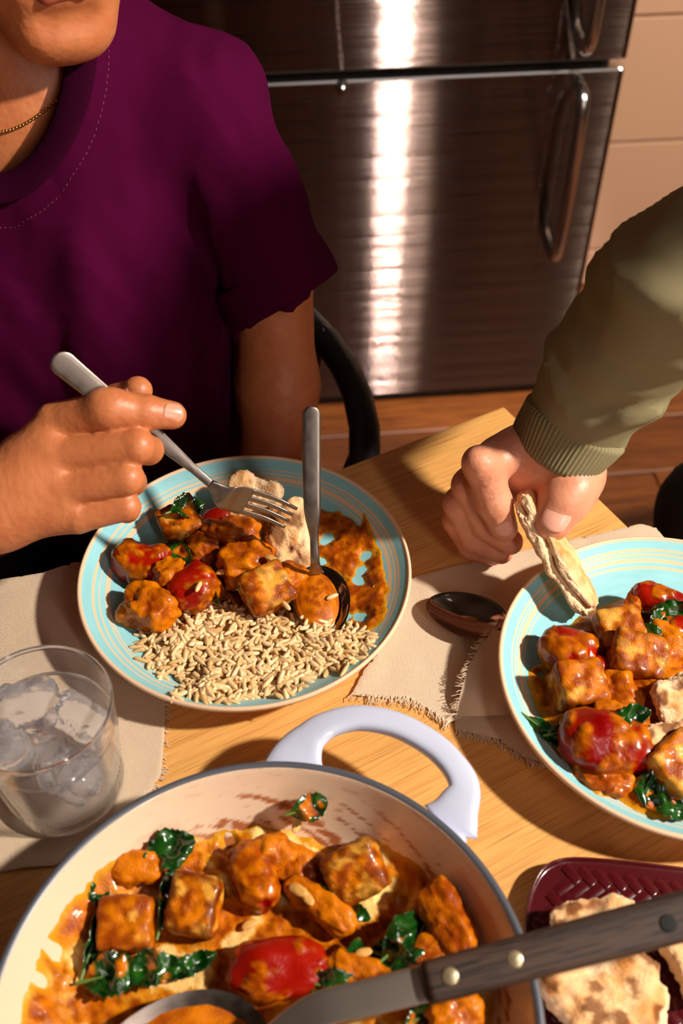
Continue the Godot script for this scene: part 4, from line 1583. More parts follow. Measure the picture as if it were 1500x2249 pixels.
	# rice
	var heap := [Vector2(-0.1578, -0.4633), Vector2(-0.1469, -0.4732), Vector2(-0.1282, -0.4889), Vector2(-0.1162, -0.4996), Vector2(-0.0976, -0.5042), Vector2(-0.0829, -0.5005), Vector2(-0.0609, -0.4912), Vector2(-0.0396, -0.4923), Vector2(-0.0218, -0.4918), Vector2(-0.0040, -0.4968), Vector2(0.0013, -0.4760), Vector2(0.0208, -0.4629), Vector2(0.0239, -0.4532), Vector2(0.0128, -0.4368), Vector2(-0.0006, -0.4237), Vector2(-0.0122, -0.4265), Vector2(-0.0277, -0.4218), Vector2(-0.0360, -0.4017), Vector2(-0.0567, -0.4090), Vector2(-0.0732, -0.4012), Vector2(-0.0901, -0.3961), Vector2(-0.1169, -0.4023), Vector2(-0.1152, -0.4237), Vector2(-0.1331, -0.4285), Vector2(-0.1449, -0.4409)]
	var hn := noise(40.0, 1500, 2)
	var mound := func(p: Vector2, d: float) -> float: return float((bed as Callable).call(p)) + 0.0125 * smoothstep(-0.004, 0.026, d) + hn.get_noise_2dv(p) * 0.003 * smoothstep(0.0, 0.01, d)
	var t := thing("rice_heap", "heap of brown rice grains on the near half of the first plate", "rice")
	t.set_meta("kind", "stuff")
	var low := sheet_over(heap, 0.003, 0.006, func(p, d): return float((mound as Callable).call(p, d)) - 0.003 - 0.004 * smoothstep(0.003, -0.004, d))
	put("packed_rice", low.mesh(1), mat(204, 164, 108, 0.7), t).set_meta("kind", "stuff")
	var mm := MultiMesh.new()
	mm.transform_format = MultiMesh.TRANSFORM_3D
	mm.use_colors = true
	mm.mesh = rice_grain_mesh()
	var tf := []
	var co := []
	var lo := Vector2(1e9, 1e9)
	var hi := -lo
	for p in heap:
		lo = lo.min(p); hi = hi.max(p)
	var tries := 0
	while tf.size() < 1050 and tries < 7000:
		tries += 1
		var p := Vector2(rng.randf_range(lo.x, hi.x), rng.randf_range(lo.y, hi.y))
		var d := poly_dist(p, heap)
		if d < -0.003 or (d < 0.001 and rng.randf() < 0.5):
			continue
		var y: float = (mound as Callable).call(p, d) + rng.randf_range(-0.0018, 0.0012)
		var ln := rng.randf_range(0.0088, 0.0114)
		var bs := Basis(Vector3.UP, rng.randf() * TAU) * Basis(Vector3.BACK, rng.randf_range(-0.45, 0.45)) * Basis(Vector3.RIGHT, rng.randf() * TAU)
		tf.append(Transform3D(bs * Basis.from_scale(Vector3(ln * 1.14, rng.randf_range(0.0028, 0.0034), rng.randf_range(0.0031, 0.0038))), Vector3(p.x, maxf(y, float((bed as Callable).call(p)) + 0.0015), p.y)))
		var v := rng.randf()
		co.append(lin(212, 175, 120).lerp(lin(238, 208, 160), v).lerp(lin(196, 150, 86), 0.6 if rng.randf() < 0.15 else 0.0))
	mm.instance_count = tf.size()
	for k in tf.size():
		mm.set_instance_transform(k, tf[k])
		mm.set_instance_color(k, co[k])
	var mi := MultiMeshInstance3D.new()
	mi.name = "grains"
	mi.multimesh = mm
	M.rice = vmat(0.42)
	mi.material_override = M.rice
	mi.set_meta("kind", "stuff")
	t.add_child(mi, true)
	var single := mat(222, 186, 132, 0.42)
	var gm := rice_grain_mesh()
	for q in [[Vector3(-0.0164, 0.0155, -0.4285), 0.7, "single rice grain fallen in front of the heap on the blue glaze"], [Vector3(-0.1085, 0.0480, -0.4905), 1.3, "single rice grain sticking to the bright red tomato piece"], [Vector3(-0.0425, 0.0360, -0.4813), -0.9, "single rice grain leaning on the edge of the standing spoon's bowl"], [Vector3(-0.0074, 0.0300, -0.4948), 0.5, "single rice grain in the sauce inside the standing spoon's bowl"]]:
		var o := put("rice_grain", gm, single)
		o.transform = Transform3D(Basis(Vector3.UP, q[1]) * Basis.from_scale(Vector3(0.0105, 0.0034, 0.0036)), q[0])
		tag(o, q[2], "rice grain", "loose rice grains")


func build_food_second_plate() -> void:
	var pc := Vector2(0.2422, -0.4181)
	var bed := func(p: Vector2) -> float: return 0.004 + prof_y(PLATE_IN, p.distance_to(pc))
	var g := "curry on the second plate"
	var pool := [Vector2(0.1335, -0.4184), Vector2(0.1371, -0.4298), Vector2(0.1464, -0.4376), Vector2(0.1572, -0.4420), Vector2(0.1551, -0.4595), Vector2(0.1843, -0.4840), Vector2(0.1997, -0.4928), Vector2(0.2133, -0.4986), Vector2(0.2346, -0.5058), Vector2(0.2683, -0.5049), Vector2(0.2929, -0.4884), Vector2(0.3052, -0.4426), Vector2(0.3025, -0.3990), Vector2(0.2777, -0.3476), Vector2(0.2452, -0.3140), Vector2(0.2201, -0.3109), Vector2(0.2004, -0.3099), Vector2(0.1883, -0.3154), Vector2(0.1795, -0.3264), Vector2(0.1662, -0.3239), Vector2(0.1574, -0.3374), Vector2(0.1527, -0.3530), Vector2(0.1449, -0.3614), Vector2(0.1437, -0.3721), Vector2(0.1405, -0.3923), Vector2(0.1365, -0.4015)]
	tag(sauce_sheet("curry_sauce", pool, 0.002, bed, 0.0125, [[[Vector2(0.1454, -0.4276)][0], 0.0045], [[Vector2(0.1406, -0.3738)][0], 0.005]], 0.006, 3, 0.0, -0.05, 0.35), "pool of orange curry sauce covering the second plate", "sauce")
	tomato(Vector3(0.1665, 0.0340, -0.4382), Vector3(0.0205, 0.0155, 0.0170), Vector3(0.2, -0.5, -0.1), 0.22, "smooth tomato quarter at the upper left of the second plate's curry", g, 11)
	cheese(Vector3(0.2049, 0.0360, -0.4563), Vector3(0.0165, 0.0145, 0.0150), Vector3(0.35, 0.15, 0.1), 0.35, 0.35, "sauced cheese cube farthest from the viewer on the second plate", g, 11)
	cheese(Vector3(0.2121, 0.0370, -0.4300), Vector3(0.0195, 0.0165, 0.0165), Vector3(0.30, -0.25, -0.15), 0.42, 0.6, "large cheese cube with a flaky pale top near the second plate's middle", g, 12)
	cheese(Vector3(0.1657, 0.0370, -0.4045), Vector3(0.0170, 0.0185, 0.0165), Vector3(0.28, 0.12, -0.05), 0.25, 0.3, "upright orange cheese cube at the left of the second plate's curry", g, 13)
	lump(Vector3(0.1929, 0.0320, -0.4008), Vector3(0.0170, 0.0140, 0.0160), Vector3(0.1, 0.3, 0.2), "sauced chunk right of the upright orange cheese cube", "vegetable", g, 11, -0.1)
	tomato(Vector3(0.1787, 0.0380, -0.3599), Vector3(0.0320, 0.0195, 0.0220), Vector3(0.25, -0.15, -0.1), 0.12, "big red tomato half in the near part of the second plate", g, 12)
	lump(Vector3(0.1877, 0.0440, -0.3727), Vector3(0.0200, 0.0090, 0.0120), Vector3(0.2, -0.2, 0.0), "strip of sauce and pulp on top of the big red tomato half", "vegetable", g, 16, 0.25)
	lump(Vector3(0.1723, 0.0280, -0.3370), Vector3(0.0190, 0.0120, 0.0125), Vector3(0.0, -0.3, 0.1), "sauced lump nearest the viewer, in front of the big red tomato half", "vegetable", g, 12, 0.1)
	lump(Vector3(0.2199, 0.0340, -0.4785), Vector3(0.0075, 0.0085, 0.0180), Vector3(0.2, -0.5, 0.3), "pointed brown strip at the far edge of the second plate's curry", "vegetable", g, 13, -0.1)
	tomato(Vector3(0.2419, 0.0360, -0.4829), Vector3(0.0230, 0.0120, 0.0110), Vector3(0.3, -0.3, -0.1), 0.10, "red tomato wedge at the far right edge of the second plate's curry", g, 13)
	lump(Vector3(0.2354, 0.0330, -0.4434), Vector3(0.0200, 0.0120, 0.0190), Vector3(0.1, 0.6, 0.1), "broad sauced chunk behind the bread on the second plate", "vegetable", g, 14, 0.05)
	lump(Vector3(0.2266, 0.0330, -0.4114), Vector3(0.0230, 0.0100, 0.0120), Vector3(0.1, -0.2, 0.1), "flat sauced strip just above the bread pieces of the second plate", "vegetable", g, 15, 0.1)
	tomato(Vector3(0.2510, 0.0360, -0.4514), Vector3(0.0120, 0.0120, 0.0150), Vector3(0.1, 0.5, 0.2), 0.0, "red tomato piece cut by the right edge of the picture", g, 14)
	tomato(Vector3(0.1830, 0.0360, -0.4214), Vector3(0.0090, 0.0080, 0.0100), Vector3(0.4, 0.3, 0.2), -0.3, "small red tomato skin beside the upright orange cheese cube", g, 15)
	leaf(Vector3(0.2352, 0.0430, -0.4600), 0.032, 0.016, Vector3(0.4, 0.9, 0.1), 0.12, "dark spinach leaf by the red wedge at the far edge of the second plate", g, 11, 0.2)
	leaf(Vector3(0.2454, 0.0440, -0.4643), 0.034, 0.020, Vector3(0.5, -0.2, 0.3), 0.15, "glossy spinach leaf curled at the far right of the second plate", g, 12, 0.0)
	leaf(Vector3(0.2263, 0.0430, -0.4471), 0.024, 0.012, Vector3(0.3, -0.6, 0.0), 0.1, "ragged spinach scrap behind the large flaky cheese cube", g, 13, 0.35)
	leaf(Vector3(0.1933, 0.0560, -0.3697), 0.026, 0.014, Vector3(0.4, 0.25, 0.1), 0.08, "spinach leaf lying on top of the big red tomato half", g, 14, 0.15)
	leaf(Vector3(0.1417, 0.0300, -0.3721), 0.036, 0.012, Vector3(0.3, -0.75, -0.15), 0.08, "narrow spinach leaf hanging out of the curry towards the left rim", g, 15, 0.1)
	leaf(Vector3(0.1540, 0.0360, -0.3708), 0.026, 0.012, Vector3(0.5, 0.2, 0.1), 0.08, "green leaf edge between the narrow leaf and the big red tomato half", g, 16, 0.05)
	leaf(Vector3(0.2041, 0.0340, -0.3388), 0.034, 0.016, Vector3(0.9, 1.3, 0.2), 0.12, "folded dark spinach leaf standing at the near right of the second plate", g, 17, 0.05)
	leaf(Vector3(0.2105, 0.0320, -0.3227), 0.044, 0.028, Vector3(0.25, -0.5, 0.0), 0.12, "wide wet spinach leaf at the near right edge of the second plate", g, 18, 0.15)
	cheese(Vector3(0.2212, 0.0360, -0.3443), Vector3(0.0185, 0.0165, 0.0175), Vector3(0.35, 0.7, 0.1), 0.45, 0.3, "cheese cube with a yellow patch below the bread at the right edge", g, 14)
	bread(Vector3(0.2327, 0.0460, -0.3875), Vector3(0.0200, 0.0065, 0.0170), Basis(Vector3.UP, 0.3) * Basis(Vector3.RIGHT, 0.75), 0.42, "torn flatbread piece cut by the right edge on the second plate", g, 11)
	bread(Vector3(0.2222, 0.0440, -0.3595), Vector3(0.0250, 0.0060, 0.0110), Basis(Vector3.UP, 0.2) * Basis(Vector3.RIGHT, 0.5), 0.66, "scorched flatbread strip lying above the yellow-patched cheese cube", g, 12)
	# the piece in the hand
	var a := Vector3(0.1348, 0.0982, -0.5264)
	var b := Vector3(0.1807, 0.0410, -0.4723)
	var x := (b - a).normalized()
	var view := (Vector3(0, 0.6353, 0) - (a + b) / 2.0).normalized()
	var z := (view - x * view.dot(x)).normalized()
	var y := z.cross(x)
	z = (z * 0.94 - y * 0.33).normalized()
	y = z.cross(x).normalized()
	bread((a + b) / 2.0 - z * 0.012, Vector3(a.distance_to(b) * 0.5 + 0.006, 0.0098, 0.0165), Basis(x, y, z), 0.14, "long torn flatbread piece held by the hand in the olive sleeve", "", 13, 0.007)


func build_food_pan() -> void:
	var pc := Vector2(PAN_AT.x, PAN_AT.z)
	var bed := func(p: Vector2) -> float: return prof_y(PAN_IN, p.distance_to(pc))
	var g := "curry in the pan"
	var pool := [Vector2(-0.1789, -0.1752), Vector2(-0.1797, -0.2002), Vector2(-0.1769, -0.2174), Vector2(-0.1660, -0.2481), Vector2(-0.1539, -0.2644), Vector2(-0.1416, -0.2776), Vector2(-0.1294, -0.2858), Vector2(-0.1031, -0.2973), Vector2(-0.0806, -0.3055), Vector2(-0.0573, -0.3100), Vector2(-0.0337, -0.3079), Vector2(-0.0159, -0.3010), Vector2(0.0018, -0.2966), Vector2(0.0221, -0.2956), Vector2(0.0362, -0.2877), Vector2(0.0514, -0.2726), Vector2(0.0638, -0.2605), Vector2(0.0731, -0.2467), Vector2(0.0770, -0.2321), Vector2(0.0816, -0.2189), Vector2(0.0840, -0.1995), Vector2(0.0826, -0.1788), Vector2(0.0727, -0.1506), Vector2(0.0464, -0.1223), Vector2(0.0099, -0.1026), Vector2(-0.0369, -0.0952), Vector2(-0.0839, -0.0992), Vector2(-0.1332, -0.1167), Vector2(-0.1650, -0.1456)]
	tag(sauce_sheet("curry_sauce", pool, 0.0016, bed, 0.0095, [[[Vector2(-0.1713, -0.2272)][0], 0.006], [[Vector2(-0.1743, -0.2104)][0], 0.005], [[Vector2(-0.0749, -0.3035)][0], 0.005], [[Vector2(0.0358, -0.2648)][0], 0.006], [[Vector2(0.0479, -0.2518)][0], 0.004]], 0.004, 4, 0.34, 0.0, 0.45), "pool of orange and cream curry sauce in the pan", "sauce")
	cheese(Vector3(-0.1304, 0.0270, -0.2442), Vector3(0.0165, 0.0130, 0.0155), Vector3(0.25, 0.05, 0.0), 0.22, 0.25, "square orange cheese cube with a white back edge at the left of the pan", g, 21)
	cheese(Vector3(-0.0906, 0.0270, -0.2550), Vector3(0.0150, 0.0135, 0.0175), Vector3(0.20, -0.15, 0.0), 0.38, 0.85, "seared cheese cube with dark brown marks left of the pan's middle", g, 22)
	cheese(Vector3(0.0079, 0.0300, -0.2749), Vector3(0.0175, 0.0150, 0.0165), Vector3(0.4, 0.5, 0.35), 0.42, 0.8, "browned craggy cheese cube at the far right of the pan's curry", g, 23)
	lump(Vector3(-0.1292, 0.0280, -0.2784), Vector3(0.0165, 0.0095, 0.0105), Vector3(0.3, 0.1, 0.0), "sauce-covered lump between leaves at the far left of the pan's curry", "vegetable", g, 21, 0.1)
	leaf(Vector3(-0.1090, 0.0340, -0.2873), 0.034, 0.024, Vector3(0.35, 0.45, 0.05), 0.12, "broad bright green spinach leaf at the far left of the pan", g, 21, -0.1)
	leaf(Vector3(-0.1474, 0.0300, -0.2668), 0.030, 0.012, Vector3(0.3, 1.1, 0.1), 0.1, "thin dark leaf hugging the left pan wall behind the square cheese cube", g, 22, -0.1)
	leaf(Vector3(-0.1094, 0.0280, -0.2603), 0.040, 0.014, Vector3(0.8, 1.5, 0.0), 0.1, "dark spinach leaf standing between the square and the seared cheese cube", g, 23, -0.1)
	leaf(Vector3(-0.1497, 0.0260, -0.2392), 0.044, 0.014, Vector3(0.9, 1.45, 0.0), 0.1, "dark spinach leaf along the left side of the square cheese cube", g, 24, -0.1)
	leaf(Vector3(-0.1340, 0.0260, -0.2150), 0.034, 0.024, Vector3(0.2, 0.2, 0.0), 0.14, "crumpled spinach leaf in front of the square cheese cube", g, 25, 0.25)
	leaf(Vector3(-0.1119, 0.0260, -0.2185), 0.036, 0.020, Vector3(0.25, 0.1, 0.1), 0.14, "wilted spinach leaf below the gap of the two left cheese cubes", g, 26, 0.25)
	leaf(Vector3(-0.0895, 0.0260, -0.2204), 0.032, 0.012, Vector3(0.3, 0.45, 0.0), 0.1, "long spinach leaf with bright drops in front of the seared cheese cube", g, 27, 0.2)
	leaf(Vector3(-0.0213, 0.0440, -0.3113), 0.025, 0.018, Vector3(0.6, 0.35, 0.0), 0.1, "small dark leaf stuck alone on the pan's far wall", g, 28, 0.15)
	leaf(Vector3(0.0371, 0.0320, -0.2332), 0.036, 0.026, Vector3(0.3, 0.7, 0.0), 0.2, "curly dark spinach clump at the right of the pan above the handle", g, 29, 0.05)
	leaf(Vector3(0.0300, 0.0300, -0.2209), 0.032, 0.022, Vector3(0.4, -0.4, 0.2), 0.2, "wet spinach clump between the curly one and the spoon shank", g, 30, 0.2)
	leaf(Vector3(-0.0109, 0.0300, -0.2575), 0.024, 0.012, Vector3(0.3, -0.6, 0.0), 0.1, "leaf scrap at the foot of the craggy cheese cube", g, 31, 0.1)
	leaf(Vector3(0.0076, 0.0260, -0.2513), 0.020, 0.010, Vector3(0.3, -0.5, 0.0), 0.1, "tiny wet leaf near the middle right of the pan's curry", g, 32, 0.1)
	leaf(Vector3(0.0040, 0.0280, -0.2218), 0.028, 0.012, Vector3(0.4, 1.2, 0.1), 0.12, "slender leaf curled round the almond flakes right of the red tomato", g, 33, 0.1)
	leaf(Vector3(-0.0027, 0.0300, -0.2039), 0.036, 0.022, Vector3(0.25, -0.3, 0.0), 0.1, "plain green leaf right above the spoon's steel shank", g, 34, -0.15)
	tomato(Vector3(-0.0381, 0.0260, -0.2186), Vector3(0.0300, 0.0125, 0.0165), Vector3(0.15, 0.12, 0.0), 0.06, "long shiny red tomato half in the near middle of the pan", g, 21)
	tomato(Vector3(-0.0561, 0.0270, -0.2734), Vector3(0.0130, 0.0120, 0.0210), Vector3(0.1, 0.45, 0.1), 0.25, "curved tomato slice with a dark red side in the far middle of the pan", g, 22)
	lump(Vector3(-0.0470, 0.0280, -0.2862), Vector3(0.0170, 0.0100, 0.0110), Vector3(0.1, 0.3, 0.0), "arched sauced slice above the curved tomato in the pan", "vegetable", g, 22, 0.15)
	lump(Vector3(-0.0299, 0.0240, -0.2820), Vector3(0.0160, 0.0080, 0.0110), Vector3(0.1, -0.3, 0.0), "sauced pulp left of the craggy cheese cube in the pan", "vegetable", g, 23, 0.1)
	lump(Vector3(-0.0152, 0.0260, -0.2564), Vector3(0.0260, 0.0085, 0.0095), Vector3(0.05, -0.65, 0.05), "long sauced strip running down the middle of the pan's curry", "vegetable", g, 24, 0.2)
	lump(Vector3(0.0621, 0.0360, -0.2396), Vector3(0.0130, 0.0110, 0.0250), Vector3(0.1, 0.25, 0.45), "rust-orange chunk leaning on the pan's right wall", "vegetable", g, 25, -0.05)
	lump(Vector3(0.0091, 0.0280, -0.2115), Vector3(0.0200, 0.0090, 0.0120), Vector3(0.1, -0.4, 0.0), "orange piece between the slender leaf and the spoon shank", "vegetable", g, 26, 0.3)
	lump(Vector3(0.0627, 0.0300, -0.1920), Vector3(0.0170, 0.0100, 0.0120), Vector3(0.1, 0.4, 0.0), "sauced piece below the wooden spoon handle inside the pan", "vegetable", g, 27, 0.25)
	leaf(Vector3(0.0473, 0.0300, -0.1914), 0.030, 0.016, Vector3(0.3, 0.4, 0.0), 0.1, "dark leaf below the wooden spoon handle inside the pan", g, 35, 0.2)
	lump(Vector3(0.0532, 0.0300, -0.2221), Vector3(0.0150, 0.0100, 0.0130), Vector3(0.1, 0.9, 0.0), "orange chunk between the curly spinach clump and the handle", "vegetable", g, 28, 0.1)
	for q in [[Vector3(-0.0296, 0.0320, -0.3050), Vector3(0.3, 1.2, 0.1), 0.0115, "almond flake at the far edge of the pan's curry below the lone leaf"], [Vector3(0.0114, 0.0340, -0.2242), Vector3(0.1, 0.2, 0.1), 0.0110, "white almond flake right of the red tomato in the pan"], [Vector3(-0.0573, 0.0200, -0.2466), Vector3(0.0, 0.5, 0.0), 0.0110, "pale almond flake floating in the middle of the pan's sauce"], [Vector3(-0.0274, 0.0360, -0.2607), Vector3(0.2, -0.5, 0.2), 0.0140, "cream-coloured flake on the upper end of the long sauced strip"], [Vector3(-0.0218, 0.0360, -0.2559), Vector3(0.1, -0.9, 0.1), 0.0120, "cream-coloured flake just below the upper end of the long sauced strip"]]:
		nut(q[0], q[1], q[2], q[3], "almond flakes in the pan")
	# bread on the dark red tray
	var b := "flatbread on the dark red tray"
	bread(Vector3(0.1512, 0.0260, -0.2377), Vector3(0.0260, 0.0075, 0.0180), Basis(Vector3.UP, 0.15) * Basis(Vector3.RIGHT, 0.25), 0.66, "toasted flatbread piece behind the wooden spoon handle on the tray", b, 21)
	bread(Vector3(0.1512, 0.0260, -0.2015), Vector3(0.0310, 0.0085, 0.0330), Basis(Vector3.UP, 0.55) * Basis(Vector3.RIGHT, 0.15), 0.50, "big toasted flatbread piece in front of the wooden spoon handle", b, 22)
	bread(Vector3(0.2077, 0.0240, -0.2222), Vector3(0.0160, 0.0080, 0.0220), Basis(Vector3.UP, 0.2), 0.30, "flatbread piece at the tray's right, cut by the picture edge", b, 23)


class Flesh:
	# a field of tapered capsules joined smoothly, meshed as surface nets
	var a := PackedVector3Array()
	var b := PackedVector3Array()
	var ra := PackedFloat32Array()
	var rb := PackedFloat32Array()
	var kk := PackedFloat32Array()
	var sq := PackedVector3Array()     # direction in which the bone is flattened
	var sf := PackedFloat32Array()     # by this factor
	var op := PackedInt32Array()       # 0 joined, 1 carved out
	var bump: FastNoiseLite
	var bump_amp := 0.0
	var extra = null                   # a further displacement, called with the point
	var live := PackedInt32Array()

	func bone(p: Vector3, q: Vector3, r0: float, r1: float, k := 0.01, flat_dir := Vector3.ZERO, flat_by := 1.0) -> void:
		a.append(p); b.append(q); ra.append(r0); rb.append(r1); kk.append(k)
		sq.append(flat_dir.normalized()); sf.append(flat_by); op.append(0)

	func carve(p: Vector3, q: Vector3, r0: float, r1: float, k := 0.004) -> void:
		bone(p, q, r0, r1, k)
		op[op.size() - 1] = 1

	func chain(pts: Array, rad: Array, k := 0.006) -> void:
		for j in pts.size() - 1:
			bone(pts[j], pts[j + 1], rad[j], rad[j + 1], k)

	func one(j: int, p: Vector3) -> float:
		var pa := p - a[j]
		var ba := b[j] - a[j]
		if sf[j] != 1.0:
			var f := 1.0 / sf[j] - 1.0
			pa += sq[j] * (pa.dot(sq[j]) * f)
			ba += sq[j] * (ba.dot(sq[j]) * f)
		var h := clampf(pa.dot(ba) / maxf(ba.length_squared(), 1e-9), 0.0, 1.0)
		var d := (pa - ba * h).length() - lerpf(ra[j], rb[j], h)
		return d * minf(1.0, sf[j])

	func cull(p: Vector3, r: float) -> float:
		# keeps the bones that matter within r of p; returns the distance there
		live.clear()
		var best := 1e9
		var ds := PackedFloat32Array()
		for j in a.size():
			var d := one(j, p)
			ds.append(d)
			if op[j] == 0:
				best = minf(best, d)
		for j in a.size():
			if op[j] == 1:
				if ds[j] < r * 2.0 + kk[j]:
					live.append(j)
			elif ds[j] < best + r * 3.0 + kk[j]:
				live.append(j)
		return best

	func at(p: Vector3) -> float:
		var d := 1e3
		for j in live:
			if op[j] == 0:
				var e := one(j, p)
				var h := maxf(kk[j] - absf(d - e), 0.0) / kk[j]
				d = minf(d, e) - h * h * kk[j] * 0.25
		for j in live:
			if op[j] == 1:
				var e := -one(j, p)
				var h := maxf(kk[j] - absf(d - e), 0.0) / kk[j]
				d = maxf(d, e) + h * h * kk[j] * 0.25
		if bump_amp > 0.0:
			d += bump.get_noise_3dv(p) * bump_amp
		if extra != null:
			d += float((extra as Callable).call(p))
		return d

	func all_live() -> void:
		live.clear()
		for j in a.size():
			live.append(j)

	func net(mb: MB, lo: Vector3, hi: Vector3, cell: float, slack := 0.004) -> void:
		var nb := Vector3i(((hi - lo) / (cell * 4.0)).ceil())
		var n := nb * 4 + Vector3i.ONE
		var val := PackedFloat32Array()
		val.resize(n.x * n.y * n.z)
		val.fill(1e6)
		var idx := {}
		var half := cell * 2.0
		var reach := half * 1.7321
		var blocks := []
		var sx := 1
		var sy := n.x
		var sz := n.x * n.y
		for bz in nb.z:
			for by in nb.y:
				for bx in nb.x:
					var c := lo + Vector3(bx * 4 + 2, by * 4 + 2, bz * 4 + 2) * cell
					var d := cull(c, reach)
					if absf(at(c)) > reach * 1.35 + slack + cell and absf(d) > reach + 0.02:
						continue
					if absf(at(c)) > reach * 1.6 + slack + cell:
						continue
					blocks.append(Vector3i(bx, by, bz))
					for z in 5:
						for y in 5:
							for x in 5:
								var q := Vector3i(bx * 4 + x, by * 4 + y, bz * 4 + z)
								var o := q.x + q.y * sy + q.z * sz
								if val[o] > 1e5:
									val[o] = at(lo + Vector3(q) * cell)
		var corner := [0, sx, sy, sx + sy, sz, sx + sz, sy + sz, sx + sy + sz]
		var off := [Vector3(0, 0, 0), Vector3(1, 0, 0), Vector3(0, 1, 0), Vector3(1, 1, 0), Vector3(0, 0, 1), Vector3(1, 0, 1), Vector3(0, 1, 1), Vector3(1, 1, 1)]
		var edges := [0, 1, 2, 3, 4, 5, 6, 7, 0, 2, 1, 3, 4, 6, 5, 7, 0, 4, 1, 5, 2, 6, 3, 7]
		for blk in blocks:
			for z in 4:
				for y in 4:
					for x in 4:
						var q := Vector3i(blk.x * 4 + x, blk.y * 4 + y, blk.z * 4 + z)
						var o := q.x + q.y * sy + q.z * sz
						var neg := 0
						for t in 8:
							if val[o + corner[t]] < 0.0:
								neg += 1
						if neg == 0 or neg == 8:
							continue
						var sum := Vector3.ZERO
						var cnt := 0
						for e in 12:
							var i0: int = edges[e * 2]
							var i1: int = edges[e * 2 + 1]
							var v0 := val[o + corner[i0]]
							var v1 := val[o + corner[i1]]
							if (v0 < 0.0) != (v1 < 0.0):
								sum += (off[i0] as Vector3).lerp(off[i1], v0 / (v0 - v1))
								cnt += 1
						idx[o] = mb.v.size()
						mb.v.append(lo + (Vector3(q) + sum / cnt) * cell)
		for o in idx:
			for ax in 3:
				var s0: int = [sx, sy, sz][ax]
				var s1: int = [sy, sz, sx][ax]
				var s2: int = [sz, sx, sy][ax]
				var v0 := val[o]
				var v1 := val[o + s0]
				if (v0 < 0.0) != (v1 < 0.0) and idx.has(o - s1) and idx.has(o - s2) and idx.has(o - s1 - s2):
					if v0 < 0.0:
						mb.quad(idx[o], idx[o - s1], idx[o - s1 - s2], idx[o - s2])
					else:
						mb.quad(idx[o], idx[o - s2], idx[o - s1 - s2], idx[o - s1])


func skin(r: float, g: float, b: float, sd: int) -> StandardMaterial3D:
	var m := mat(255, 255, 255, 0.46)
	var n := noise(0.02, sd, 4)
	var im := Image.create_empty(256, 256, false, Image.FORMAT_RGB8)
	for y in 256:
		for x in 256:
			var t := n.get_noise_2d(x, y) * 0.10
			im.set_pixel(x, y, Color(r / 255.0 * (1.0 + t * 0.5), g / 255.0 * (1.0 + t), b / 255.0 * (1.0 + t)))
	m.albedo_texture = tex(im)
	m.subsurf_scatter_enabled = true
	m.subsurf_scatter_strength = 0.12
	m.heightmap_enabled = true
	m.heightmap_texture = M.skin_relief
	m.heightmap_scale = 0.035
	return tri_map(m, Vector3(9, 9, 9))


func nail(parent: Node3D, hand: Flesh, axis: Vector3, along: Vector3, out: Vector3, w: float, l: float, mt: Material) -> void:
	# a curved plate laid on the back of a finger tip whose axis and radius are given
	var x := along.normalized()
	var y := (out - x * out.dot(x)).normalized()
	var z := x.cross(y)
	hand.all_live()
	var r := 0.004
	while r < 0.03 and hand.at(axis + y * r) < 0.0:
		r += 0.0003
	var mb := MB.new()
	for k in 11:
		for j in 9:
			var u := k / 10.0 * 2.0 - 1.0
			var s := j / 8.0 * 2.0 - 1.0
			var hw := w / 2 * (1.0 - 0.22 * pow(absf(u), 4.0))
			var zz := s * hw
			mb.v.append(axis + x * u * l / 2 * (1.0 - 0.20 * s * s) + z * zz + y * (sqrt(maxf(r * r - zz * zz, 0.0)) + 0.0005 - r * 0.10 * maxf(0.0, u) * u))
	mb.lattice(11, 9, 0, false)
	var th := thicken(mb, 0.0008)
	put("fingernail", th.mesh(), mt, parent)


